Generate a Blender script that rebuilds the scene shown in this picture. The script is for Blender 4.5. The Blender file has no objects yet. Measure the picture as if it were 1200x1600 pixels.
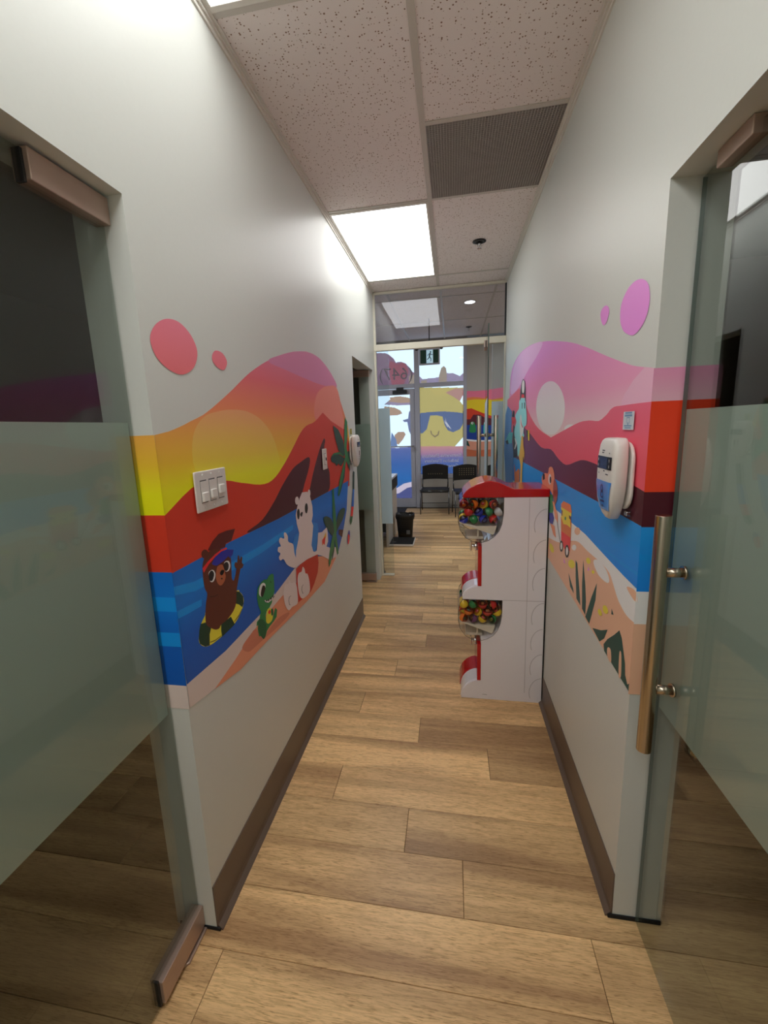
import bpy, bmesh, math, random
from mathutils import Vector, Matrix
random.seed(7)
scene = bpy.context.scene
COL = scene.collection
# ---------------------------------------------------------------- camera
cam_data = bpy.data.cameras.new('camera')
cam_data.sensor_fit = 'AUTO'
cam_data.sensor_width = 36.0
cam_data.lens = 684.017 * 36.0 / 1600.0
cam_data.shift_x = 18.4 / 1600.0
cam_data.clip_start = 0.02
cam = bpy.data.objects.new('camera', cam_data)
COL.objects.link(cam)
R3 = Matrix(((0.98369062, 0.00385952, 0.17982732), (0.17581670, 0.19038327, -0.96583782), (-0.03796379, 0.98170225, 0.18659967)))
cam.matrix_world = Matrix.Translation((0, 0, 1.5)) @ R3.to_4x4()
scene.camera = cam
# ---------------------------------------------------------------- daylight outside the shop front
world = bpy.data.worlds.new('overcast_sky'); scene.world = world
world.use_nodes = True
bg = world.node_tree.nodes['Background']
bg.inputs['Color'].default_value = (0.66, 0.84, 1.0, 1); bg.inputs['Strength'].default_value = 1.15
# ---------------------------------------------------------------- exposure and lamp strengths
scene.view_settings.view_transform = 'Standard'
scene.view_settings.look = 'None'
scene.view_settings.gamma = 1.0
scene.view_settings.use_curve_mapping = False
scene.view_settings.exposure = 0.28
PANEL_POWER = 4.0        # ceiling light panels
DOWNLIGHT_POWER = 12.0
RECEPTION_FILL_POWER = 14.0  # panels added out of view to brighten the waiting room
K = 0.55                 # how bright a white sheet reads on the corridor walls

# ---------------------------------------------------------------- measurements (metres)
XL, XR, H = -0.7192, 0.4778, 2.732      # corridor walls and ceiling
XM = -0.1164                            # ceiling rail
YP = 4.296                              # glass partition
YW = 8.2                                # shop front
HW = 3.0                                # waiting room ceiling
T = 0.134                               # wall thickness
YLC, YRC = 0.9762, 1.1916               # near corners of the walls

# ================================================================ materials
MATS = {}
def lin(c):
    c = c / 255.0
    return c / 12.92 if c <= 0.04045 else ((c + 0.055) / 1.055) ** 2.4
def rgb(c, k=1.0):
    return tuple(min(0.93, lin(v) / k) for v in c) + (1.0,)
def day(c):   # film tint that reads as c with the daylight behind it
    return tuple(min(0.95, lin(v) / q) for v, q in zip(c, (0.70, 0.90, 1.07))) + (1.0,)
def nt(name):
    m = bpy.data.materials.new(name); m.use_nodes = True
    t = m.node_tree; t.nodes.clear()
    out = t.nodes.new('ShaderNodeOutputMaterial')
    return m, t, out
def plain(name, c, rough=0.5, metal=0.0, spec=0.5, k=1.0, bump=0.0, scale=60.0, vary=0.03, coat=0.0, emit=0.0):
    if name in MATS: return MATS[name]
    m, t, out = nt(name)
    p = t.nodes.new('ShaderNodeBsdfPrincipled')
    n = t.nodes.new('ShaderNodeTexNoise'); n.inputs['Scale'].default_value = scale; n.inputs['Detail'].default_value = 3
    g = t.nodes.new('ShaderNodeNewGeometry'); t.links.new(g.outputs['Position'], n.inputs['Vector'])
    r = t.nodes.new('ShaderNodeMapRange'); r.inputs['To Min'].default_value = 1 - vary; r.inputs['To Max'].default_value = 1 + vary
    t.links.new(n.outputs['Fac'], r.inputs['Value'])
    mx = t.nodes.new('ShaderNodeMix'); mx.data_type = 'RGBA'; mx.blend_type = 'MULTIPLY'; mx.inputs['Factor'].default_value = 1
    mx.inputs['A'].default_value = rgb(c, k); t.links.new(r.outputs['Result'], mx.inputs['B'])
    t.links.new(mx.outputs['Result'], p.inputs['Base Color'])
    p.inputs['Roughness'].default_value = rough; p.inputs['Metallic'].default_value = metal
    p.inputs['Specular IOR Level'].default_value = spec; p.inputs['Coat Weight'].default_value = coat
    if bump:
        b = t.nodes.new('ShaderNodeBump'); b.inputs['Strength'].default_value = bump; b.inputs['Distance'].default_value = 0.002
        t.links.new(n.outputs['Fac'], b.inputs['Height']); t.links.new(b.outputs['Normal'], p.inputs['Normal'])
    if emit:
        p.inputs['Emission Color'].default_value = rgb(c, k); p.inputs['Emission Strength'].default_value = emit
    t.links.new(p.outputs['BSDF'], out.inputs['Surface'])
    MATS[name] = m; return m
def ramp(name, stops, axis=2, rough=0.42, k=None):
    """print whose ink colour changes along one world axis; stops = [(coordinate, sRGB)]"""
    if name in MATS: return MATS[name]
    m, t, out = nt(name)
    p = t.nodes.new('ShaderNodeBsdfPrincipled')
    g = t.nodes.new('ShaderNodeNewGeometry'); s = t.nodes.new('ShaderNodeSeparateXYZ')
    t.links.new(g.outputs['Position'], s.inputs['Vector'])
    a, b = stops[0][0], stops[-1][0]
    r = t.nodes.new('ShaderNodeMapRange'); r.inputs['From Min'].default_value = a; r.inputs['From Max'].default_value = b
    t.links.new(s.outputs[axis], r.inputs['Value'])
    cr = t.nodes.new('ShaderNodeValToRGB'); e = cr.color_ramp.elements
    while len(e) < len(stops): e.new(0.5)
    for q, (v, c) in zip(e, stops):
        q.position = (v - a) / (b - a)
    for q, (v, c) in zip(e, stops): q.color = rgb(c, K if k is None else k)
    t.links.new(r.outputs['Result'], cr.inputs['Fac']); t.links.new(cr.outputs['Color'], p.inputs['Base Color'])
    p.inputs['Roughness'].default_value = rough; p.inputs['Specular IOR Level'].default_value = 0.35
    t.links.new(p.outputs['BSDF'], out.inputs['Surface'])
    MATS[name] = m; return m
def clear(name, tint, refl=1.0, rough=0.0, ior=1.5):
    """thin clear sheet: sharp Fresnel reflection over tinted transmission"""
    if name in MATS: return MATS[name]
    m, t, out = nt(name)
    tr = t.nodes.new('ShaderNodeBsdfTransparent'); tr.inputs['Color'].default_value = (*tint, 1)
    gl = t.nodes.new('ShaderNodeBsdfGlossy'); gl.inputs['Roughness'].default_value = rough
    f = t.nodes.new('ShaderNodeFresnel'); f.inputs['IOR'].default_value = ior
    mu = t.nodes.new('ShaderNodeMath'); mu.operation = 'MULTIPLY'; mu.inputs[1].default_value = refl; mu.use_clamp = True
    t.links.new(f.outputs['Fac'], mu.inputs[0])
    g = t.nodes.new('ShaderNodeNewGeometry'); ri = t.nodes.new('ShaderNodeMapRange')   # same reflectance on both faces of the sheet
    ri.inputs['To Min'].default_value = ior; ri.inputs['To Max'].default_value = 1 / ior
    t.links.new(g.outputs['Backfacing'], ri.inputs['Value']); t.links.new(ri.outputs['Result'], f.inputs['IOR'])
    mx = t.nodes.new('ShaderNodeMixShader'); t.links.new(mu.outputs['Value'], mx.inputs['Fac'])
    t.links.new(tr.outputs['BSDF'], mx.inputs[1]); t.links.new(gl.outputs['BSDF'], mx.inputs[2])
    t.links.new(mx.outputs['Shader'], out.inputs['Surface'])
    MATS[name] = m; return m
def frosted(name, col, back, see=0.25, rough=0.35):
    if name in MATS: return MATS[name]
    m, t, out = nt(name)
    d = t.nodes.new('ShaderNodeBsdfDiffuse'); d.inputs['Color'].default_value = (*col, 1)
    l = t.nodes.new('ShaderNodeBsdfTranslucent'); l.inputs['Color'].default_value = (*back, 1)
    a = t.nodes.new('ShaderNodeMixShader'); a.inputs['Fac'].default_value = 0.6 if name.endswith('blue') else 0.25
    t.links.new(d.outputs['BSDF'], a.inputs[1]); t.links.new(l.outputs['BSDF'], a.inputs[2])
    r = t.nodes.new('ShaderNodeBsdfRefraction'); r.inputs['IOR'].default_value = 1.12; r.inputs['Roughness'].default_value = rough
    r.inputs['Color'].default_value = (0.85, 0.9, 0.88, 1)
    b = t.nodes.new('ShaderNodeMixShader'); b.inputs['Fac'].default_value = see
    t.links.new(a.outputs['Shader'], b.inputs[1]); t.links.new(r.outputs['BSDF'], b.inputs[2])
    t.links.new(b.outputs['Shader'], out.inputs['Surface'])
    MATS[name] = m; return m
def film(name, tint, body=0.25, grad=None):
    """printed window film: daylight tinted as it passes, a little ink body on top"""
    if name in MATS: return MATS[name]
    m, t, out = nt(name)
    tr = t.nodes.new('ShaderNodeBsdfTransparent'); d = t.nodes.new('ShaderNodeBsdfDiffuse')
    if grad:
        g = t.nodes.new('ShaderNodeNewGeometry'); s = t.nodes.new('ShaderNodeSeparateXYZ'); t.links.new(g.outputs['Position'], s.inputs['Vector'])
        r = t.nodes.new('ShaderNodeMapRange'); r.inputs['From Min'].default_value = grad[0][0]; r.inputs['From Max'].default_value = grad[-1][0]
        t.links.new(s.outputs[2], r.inputs['Value'])
        cr = t.nodes.new('ShaderNodeValToRGB'); e = cr.color_ramp.elements
        while len(e) < len(grad): e.new(0.5)
        for q, (v, c) in zip(e, grad): q.position = (v - grad[0][0]) / (grad[-1][0] - grad[0][0])
        for q, (v, c) in zip(e, grad): q.color = day(c)
        t.links.new(r.outputs['Result'], cr.inputs['Fac'])
        t.links.new(cr.outputs['Color'], tr.inputs['Color']); t.links.new(cr.outputs['Color'], d.inputs['Color'])
    else:
        tr.inputs['Color'].default_value = day(tint); d.inputs['Color'].default_value = day(tint)
    mx = t.nodes.new('ShaderNodeMixShader'); mx.inputs['Fac'].default_value = body
    t.links.new(tr.outputs['BSDF'], mx.inputs[1]); t.links.new(d.outputs['BSDF'], mx.inputs[2])
    t.links.new(mx.outputs['Shader'], out.inputs['Surface'])
    MATS[name] = m; return m
def glow(name, col, power):
    m, t, out = nt(name)
    e = t.nodes.new('ShaderNodeEmission'); e.inputs['Color'].default_value = (*col, 1); e.inputs['Strength'].default_value = power
    t.links.new(e.outputs['Emission'], out.inputs['Surface']); MATS[name] = m; return m
def wood():
    m, t, out = nt('oak_vinyl'); L = t.links.new
    p = t.nodes.new('ShaderNodeBsdfPrincipled'); oi = t.nodes.new('ShaderNodeObjectInfo')
    g = t.nodes.new('ShaderNodeNewGeometry')
    off = t.nodes.new('ShaderNodeVectorMath'); off.operation = 'SCALE'; off.inputs[0].default_value = (17, 31, 7)
    L(oi.outputs['Random'], off.inputs['Scale'])
    add = t.nodes.new('ShaderNodeVectorMath'); add.operation = 'ADD'; L(g.outputs['Position'], add.inputs[0]); L(off.outputs['Vector'], add.inputs[1])
    def noise(sc, scale, det, dist=0.0):
        mp = t.nodes.new('ShaderNodeMapping'); mp.inputs['Scale'].default_value = sc; L(add.outputs['Vector'], mp.inputs['Vector'])
        n = t.nodes.new('ShaderNodeTexNoise'); n.inputs['Scale'].default_value = scale; n.inputs['Detail'].default_value = det
        n.inputs['Distortion'].default_value = dist; L(mp.outputs['Vector'], n.inputs['Vector']); return n
    broad = noise((0.7, 8.5, 1), 1.0, 3, 0.5); grain = noise((5, 60, 1), 2.2, 6, 1.4); pore = noise((24, 330, 1), 1.6, 4)
    def cramp(n, a, ca, b, cb):
        r = t.nodes.new('ShaderNodeValToRGB'); r.color_ramp.elements[0].position = a; r.color_ramp.elements[0].color = ca
        r.color_ramp.elements[1].position = b; r.color_ramp.elements[1].color = cb; L(n.outputs['Fac'], r.inputs['Fac']); return r
    base = cramp(broad, 0.36, (0.49, 0.29, 0.135, 1), 0.62, (0.92, 0.61, 0.295, 1))
    gr = cramp(grain, 0.36, (0.82, 0.78, 0.73, 1), 0.56, (1.04, 1.04, 1.04, 1))
    po = cramp(pore, 0.33, (0.62, 0.54, 0.46, 1), 0.45, (1, 1, 1, 1))
    def mul(a, b):
        x = t.nodes.new('ShaderNodeMix'); x.data_type = 'RGBA'; x.blend_type = 'MULTIPLY'; x.inputs['Factor'].default_value = 1
        L(a, x.inputs['A']); L(b, x.inputs['B']); return x.outputs['Result']
    c = mul(mul(base.outputs['Color'], gr.outputs['Color']), po.outputs['Color'])
    tone = t.nodes.new('ShaderNodeMapRange'); tone.inputs['To Min'].default_value = 0.84; tone.inputs['To Max'].default_value = 1.12
    L(oi.outputs['Random'], tone.inputs['Value'])
    c = mul(c, tone.outputs['Result']); L(c, p.inputs['Base Color'])
    p.inputs['Roughness'].default_value = 0.36; p.inputs['Specular IOR Level'].default_value = 0.45
    b = t.nodes.new('ShaderNodeBump'); b.inputs['Strength'].default_value = 0.12; b.inputs['Distance'].default_value = 0.001
    L(pore.outputs['Fac'], b.inputs['Height']); L(b.outputs['Normal'], p.inputs['Normal'])
    L(p.outputs['BSDF'], out.inputs['Surface']); MATS['wood'] = m; return m
def tilemat():
    m, t, out = nt('fissured_tile'); L = t.links.new
    p = t.nodes.new('ShaderNodeBsdfPrincipled'); g = t.nodes.new('ShaderNodeNewGeometry')
    n = t.nodes.new('ShaderNodeTexVoronoi'); n.inputs['Scale'].default_value = 112; n.inputs['Randomness'].default_value = 1
    w = t.nodes.new('ShaderNodeTexNoise'); w.inputs['Scale'].default_value = 40; L(g.outputs['Position'], w.inputs['Vector'])
    L(g.outputs['Position'], n.inputs['Vector'])
    # a pit only in some cells, and of varying size
    s = t.nodes.new('ShaderNodeSeparateColor'); L(n.outputs['Color'], s.inputs['Color'])
    r = t.nodes.new('ShaderNodeMapRange'); r.inputs['From Min'].default_value = 0.3; r.inputs['From Max'].default_value = 1; r.inputs['To Min'].default_value = 0.0; r.inputs['To Max'].default_value = 0.36
    L(s.outputs['Red'], r.inputs['Value'])
    lt = t.nodes.new('ShaderNodeMath'); lt.operation = 'LESS_THAN'; L(n.outputs['Distance'], lt.inputs[0]); L(r.outputs['Result'], lt.inputs[1])
    mx = t.nodes.new('ShaderNodeMix'); mx.data_type = 'RGBA'; L(lt.outputs['Value'], mx.inputs['Factor'])
    mx.inputs['A'].default_value = (0.88, 0.82, 0.80, 1); mx.inputs['B'].default_value = (0.30, 0.20, 0.15, 1)
    L(mx.outputs['Result'], p.inputs['Base Color']); p.inputs['Roughness'].default_value = 0.95; p.inputs['Specular IOR Level'].default_value = 0.1
    b = t.nodes.new('ShaderNodeBump'); b.inputs['Strength'].default_value = 0.4; b.inputs['Distance'].default_value = 0.001; b.invert = True
    L(lt.outputs['Value'], b.inputs['Height']); L(b.outputs['Normal'], p.inputs['Normal'])
    L(p.outputs['BSDF'], out.inputs['Surface']); MATS['tile'] = m; return m

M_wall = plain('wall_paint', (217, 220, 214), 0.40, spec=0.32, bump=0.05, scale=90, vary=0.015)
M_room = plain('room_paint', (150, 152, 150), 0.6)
M_wait = plain('waiting_paint', (178, 174, 168), 0.5)
M_plaster = plain('plaster_edge', (208, 206, 198), 0.6, bump=0.5, scale=120, vary=0.08)
M_wood = wood(); M_tile = tilemat()
M_slab = plain('floor_joint', (70, 48, 32), 0.9)
M_base = plain('rubber_base', (104, 88, 76), 0.4, bump=0.05)
M_black = plain('black_plastic', (13, 13, 15), 0.4)
M_matte = plain('matte_black', (16, 16, 17), 0.8)
M_trim = plain('ceiling_rail', (205, 200, 192), 0.4)
M_trimw = plain('white_metal', (225, 222, 214), 0.4)
M_cream = plain('cream_header', (226, 222, 205), 0.45)
M_alu = plain('aluminium', (165, 165, 170), 0.38, metal=0.6)
M_alufr = plain('shopfront_frame', (178, 178, 190), 0.5, metal=0.0)
M_steel = plain('brushed_steel', (190, 178, 160), 0.26, metal=1.0, vary=0.06, scale=300)
M_bronze = plain('satin_steel', (186, 162, 148), 0.38, metal=0.5)
M_chrome = plain('chrome', (215, 215, 218), 0.08, metal=1.0)
M_dark = plain('dark_gasket', (30, 32, 34), 0.5)
M_glass = clear('door_glass', (0.87, 0.90, 0.88))
M_pglass = clear('partition_glass', (0.90, 0.93, 0.94))
M_edge = plain('glass_edge', (92, 108, 102), 0.15)
M_frost = frosted('frosted_film', (0.76, 0.86, 0.80), (0.6, 0.66, 0.63), 0.2, 0.28)
M_frost2 = frosted('frosted_film_blue', (0.86, 0.95, 1.0), (0.92, 0.98, 1.0), 0.08, 0.4)
M_white = plain('white_plastic', (232, 228, 222), 0.32, spec=0.5)
M_whitebody = plain('white_cabinet', (238, 234, 238), 0.3, spec=0.5, vary=0.01)
M_red = plain('red_plastic', (190, 12, 22), 0.16, coat=0.3)
M_clearp = clear('clear_plastic', (0.96, 0.97, 0.97), 1.0)
M_lens = glow('light_lens', (1.0, 0.99, 0.965), PANEL_POWER); M_fill_lens = glow('reception_fill_lens', (0.86, 0.94, 1.0), RECEPTION_FILL_POWER)
M_bulb = glow('downlight_lens', (1.0, 0.96, 0.9), DOWNLIGHT_POWER)

# ---- ink of the murals
def ink(name, c, rough=0.42, k=None): return plain(name, c, rough, spec=0.35, k=K if k is None else k, vary=0.0)
INKS = dict(
 maroon_l=(62, 20, 30), sea_stripe=(14, 118, 200), sand_white_l=(178, 165, 160), sand_peach_l=(186, 122, 96), sand_shade_l=(170, 104, 84),
 ring_yellow=(205, 180, 52), dark_green=(16, 48, 34), ring_line=(90, 75, 25), maroon_hat=(74, 26, 26), bear_brown=(78, 36, 26), bear_fold=(50, 20, 16),
 bear_tan=(146, 80, 52), black_ink=(16, 14, 18), white_ink=(205, 200, 196), visor_red=(190, 40, 40), visor_blue=(32, 36, 130), dino_green=(34, 108, 62),
 dino_dark=(20, 78, 50), towel_blue=(28, 108, 180), polar_white=(184, 174, 172), star_orange=(228, 150, 60), board_red=(160, 32, 26), polar_line=(110, 104, 104),
 palm_dark=(20, 56, 50), palm_green=(28, 100, 60), sand_white_r=(216, 208, 204), sand_peach_r=(208, 150, 124), plant_r=(24, 62, 56), coin=(214, 176, 52),
 cart_red=(190, 40, 48), chest=(180, 96, 44), chest_lid=(200, 100, 52), gold=(226, 170, 48), dog_tan=(196, 120, 88), dog_ear=(128, 62, 58),
 creature_blue=(62, 104, 150), teal=(60, 150, 150), coat_dark=(34, 40, 54), shark_blue=(122, 184, 214), mauve_dot=(196, 116, 184), wedge_r=(196, 146, 166),
 bk_pink=(190, 96, 120), bk_orange=(200, 110, 60), bk_yellow=(196, 165, 30), bk_red=(170, 50, 30), bk_maroon=(72, 26, 36), bk_navy=(20, 50, 120),
 bk_white=(200, 190, 190), bk_peach=(176, 120, 100), bk_orange2=(160, 84, 56), lilac_l=(172, 104, 136), peach_l=(192, 112, 100))
for n_, c_ in INKS.items(): ink(n_, c_)
for n_ in list(INKS):
    if n_.startswith('bk_'): pass
ramp('sky_l', [(1.28, (234, 206, 8)), (1.36, (218, 186, 18)), (1.43, (200, 154, 40)), (1.5, (194, 138, 58)), (1.58, (200, 112, 74)), (1.7, (182, 84, 92)), (1.84, (176, 98, 128))])
ramp('sky_l2', [(1.28, (234, 208, 16)), (1.36, (218, 188, 30)), (1.43, (200, 164, 58)), (1.5, (200, 152, 76)), (1.58, (204, 134, 92))])
ramp('red_l', [(1.2, (170, 46, 28)), (1.45, (168, 46, 32)), (1.6, (172, 52, 50))])
ramp('sea_l', [(0.8, (12, 72, 150)), (0.95, (14, 76, 156)), (1.06, (12, 96, 176)), (1.2, (14, 84, 160))])
ramp('pink_dot', [(1.62, (206, 92, 92)), (1.78, (206, 100, 116)), (1.86, (200, 108, 128))])
ramp('sky_r', [(1.4, (214, 176, 168)), (1.5, (206, 160, 166)), (1.6, (198, 128, 156)), (1.72, (196, 118, 162)), (1.86, (184, 118, 178))])
ramp('glow_r', [(1.5, (204, 140, 168)), (1.7, (190, 150, 200)), (1.9, (196, 150, 210))])
ramp('sun_r', [(1.4, (224, 206, 188)), (1.55, (214, 196, 212)), (1.7, (208, 178, 204))])
ramp('pinkmt_r', [(1.2, (214, 66, 74)), (1.4, (200, 72, 88)), (1.54, (204, 82, 104))])
ramp('purple_r', [(1.2, (62, 18, 28)), (1.9, (84, 36, 54)), (3.0, (96, 54, 90))], axis=1)
ramp('sea_r', [(0.95, (14, 100, 190)), (1.2, (24, 120, 206)), (1.5, (50, 130, 210))])
film('w_mauve', (128, 108, 128)); film('w_rose', (140, 92, 104)); film('w_olive', (150, 142, 132)); film('w_lilac', (146, 140, 166))
film('w_yellow', (176, 170, 112)); film('w_rosey', (170, 138, 132)); film('w_shade', (92, 110, 146)); film('w_dark', (126, 116, 96)); film('w_glint', (190, 200, 214), 0.4)
film('w_olive2', (166, 146, 130)); film('w_shade2', (112, 124, 160)); film('w_sail', (108, 134, 176)); film('w_foam', (196, 190, 208)); film('w_deep', (80, 88, 138))
film('w_grad', None, grad=[(0.5, (58, 94, 158)), (0.78, (68, 96, 154)), (0.92, (106, 110, 158)), (1.02, (158, 124, 150)), (1.14, (182, 138, 138))])
film('w_grad2', None, grad=[(0.15, (66, 90, 148)), (0.55, (50, 106, 172)), (0.85, (66, 102, 166)), (1.1, (92, 110, 166)), (1.2, (130, 130, 180))])
plain('w_letter', (236, 236, 248), 0.6)

# ================================================================ mesh helpers
class MB:
    def __init__(self): self.v = []; self.f = []; self.m = []; self.slots = []; self.smooth = []
    def slot(self, mat):
        if mat not in self.slots: self.slots.append(mat)
        return self.slots.index(mat)
    def face(self, idx, mat, sm=False): self.f.append(idx); self.m.append(self.slot(mat)); self.smooth.append(sm)
    def box(self, a, b, mat):
        (x0, y0, z0), (x1, y1, z1) = a, b
        n = len(self.v)
        self.v += [(x0, y0, z0), (x1, y0, z0), (x1, y1, z0), (x0, y1, z0), (x0, y0, z1), (x1, y0, z1), (x1, y1, z1), (x0, y1, z1)]
        for q in ((3, 2, 1, 0), (4, 5, 6, 7), (0, 1, 5, 4), (1, 2, 6, 5), (2, 3, 7, 6), (3, 0, 4, 7)): self.face([n + i for i in q], mat)
        return self
    def prism(self, prof, axis, a, b, mat, side=None, smooth=False):
        """prof: 2-D points; axis 0/1/2 = extrusion axis; the other two axes keep their order"""
        def P(p, t):
            return (t, p[0], p[1]) if axis == 0 else ((p[0], t, p[1]) if axis == 1 else (p[0], p[1], t))
        n = len(self.v); k = len(prof)
        area = sum(prof[i][0] * prof[(i + 1) % k][1] - prof[(i + 1) % k][0] * prof[i][1] for i in range(k))
        if area < 0: prof = prof[::-1]
        self.v += [P(p, a) for p in prof] + [P(p, b) for p in prof]
        flip = (axis == 1)
        lo = [n + i for i in range(k)]; hi = [n + k + i for i in range(k)]
        self.face(lo if flip else lo[::-1], mat); self.face(hi[::-1] if flip else hi, mat)
        for i in range(k):
            j = (i + 1) % k; q = [n + i, n + j, n + k + j, n + k + i]
            self.face(q[::-1] if flip else q, side or mat, smooth)
        return self
    def tube(self, pts, r, mat, n=10, caps=True):
        pts = [Vector(p) for p in pts]; base = len(self.v); prev = None
        for i, p in enumerate(pts):
            d = (pts[min(i + 1, len(pts) - 1)] - pts[max(i - 1, 0)]).normalized()
            a = d.orthogonal().normalized() if prev is None else (prev - d * prev.dot(d)).normalized()
            prev = a; c = d.cross(a); rr = r[i] if isinstance(r, (list, tuple)) else r
            for k in range(n):
                t = 2 * math.pi * k / n; self.v.append(tuple(p + (a * math.cos(t) + c * math.sin(t)) * rr))
        for i in range(len(pts) - 1):
            for k in range(n):
                j = (k + 1) % n; self.face([base + i * n + k, base + i * n + j, base + (i + 1) * n + j, base + (i + 1) * n + k], mat, True)
        if caps:
            self.face([base + k for k in range(n)][::-1], mat); self.face([base + (len(pts) - 1) * n + k for k in range(n)], mat)
        return self
    def lathe(self, prof, c, mat, n=16, axis=2):
        base = len(self.v)
        for r, t in prof:
            for k in range(n):
                a = 2 * math.pi * k / n; q = [r * math.cos(a), r * math.sin(a), t]
                if axis == 0: q = [q[2], q[0], q[1]]
                if axis == 1: q = [q[0], -q[2], q[1]]
                self.v.append((c[0] + q[0], c[1] + q[1], c[2] + q[2]))
        for i in range(len(prof) - 1):
            for k in range(n):
                j = (k + 1) % n; self.face([base + i * n + k, base + i * n + j, base + (i + 1) * n + j, base + (i + 1) * n + k], mat, True)
        if prof[0][0] > 1e-5: self.face([base + k for k in range(n)][::-1], mat)
        if prof[-1][0] > 1e-5: self.face([base + (len(prof) - 1) * n + k for k in range(n)], mat)
        return self
    def poly(self, pts, mat): n = len(self.v); self.v += pts; self.face(list(range(n, n + len(pts))), mat); return self
    def build(self, name, parent=None, bevel=0.0, loc=None, seg=2):
        me = bpy.data.meshes.new(name); me.from_pydata([tuple(v) for v in self.v], [], self.f)
        for s in self.slots: me.materials.append(s)
        me.polygons.foreach_set('material_index', self.m); me.polygons.foreach_set('use_smooth', self.smooth)
        me.update()
        o = bpy.data.objects.new(name, me); COL.objects.link(o)
        if parent: o.parent = parent
        if loc: o.location = loc
        if bevel:
            md = o.modifiers.new('bevel', 'BEVEL'); md.width = bevel; md.segments = seg; md.limit_method = 'ANGLE'; md.angle_limit = 0.7
        return o
def thing(name, label, cat, loc=(0, 0, 0), rz=0.0, group=None):
    o = bpy.data.objects.new(name, None); COL.objects.link(o); o.location = loc; o.rotation_euler = (0, 0, rz); o.empty_display_size = 0.1
    o['label'] = label; o['category'] = cat
    if group: o['group'] = group
    return o
def tag(o, label, cat, group=None):
    o['label'] = label; o['category'] = cat
    if group: o['group'] = group
    return o
def structure(o): o['kind'] = 'structure'; return o
def local(o, root):
    """part built in world coordinates, kept there under a root that is not at the origin"""
    o.parent = root; o.matrix_parent_inverse = root_matrix(root).inverted(); return o
def root_matrix(r): return Matrix.Translation(r.location) @ r.rotation_euler.to_matrix().to_4x4()
def copy_tree(o, parent=None):
    c = o.copy(); COL.objects.link(c); c.parent = parent
    for ch in [x for x in bpy.data.objects if x.parent == o]: copy_tree(ch, c)
    return c
def spline(pts, sub=4):
    out = []; n = len(pts)
    for i in range(n):
        p0, p1, p2, p3 = pts[i - 1], pts[i], pts[(i + 1) % n], pts[(i + 2) % n]
        for k in range(sub):
            t = k / sub
            out.append(tuple(0.5 * (2 * p1[a] + (p2[a] - p0[a]) * t + (2 * p0[a] - 5 * p1[a] + 4 * p2[a] - p3[a]) * t * t + (3 * p1[a] - p0[a] - 3 * p2[a] + p3[a]) * t ** 3) for a in (0, 1)))
    return out
def rounded(x0, x1, z0, z1, r, n=5):
    o = []
    for cx, cz, a0 in ((x1 - r, z1 - r, 0), (x0 + r, z1 - r, 90), (x0 + r, z0 + r, 180), (x1 - r, z0 + r, 270)):
        for k in range(n + 1):
            a = math.radians(a0 + 90 * k / n); o.append((cx + r * math.cos(a), cz + r * math.sin(a)))
    return o
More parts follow.
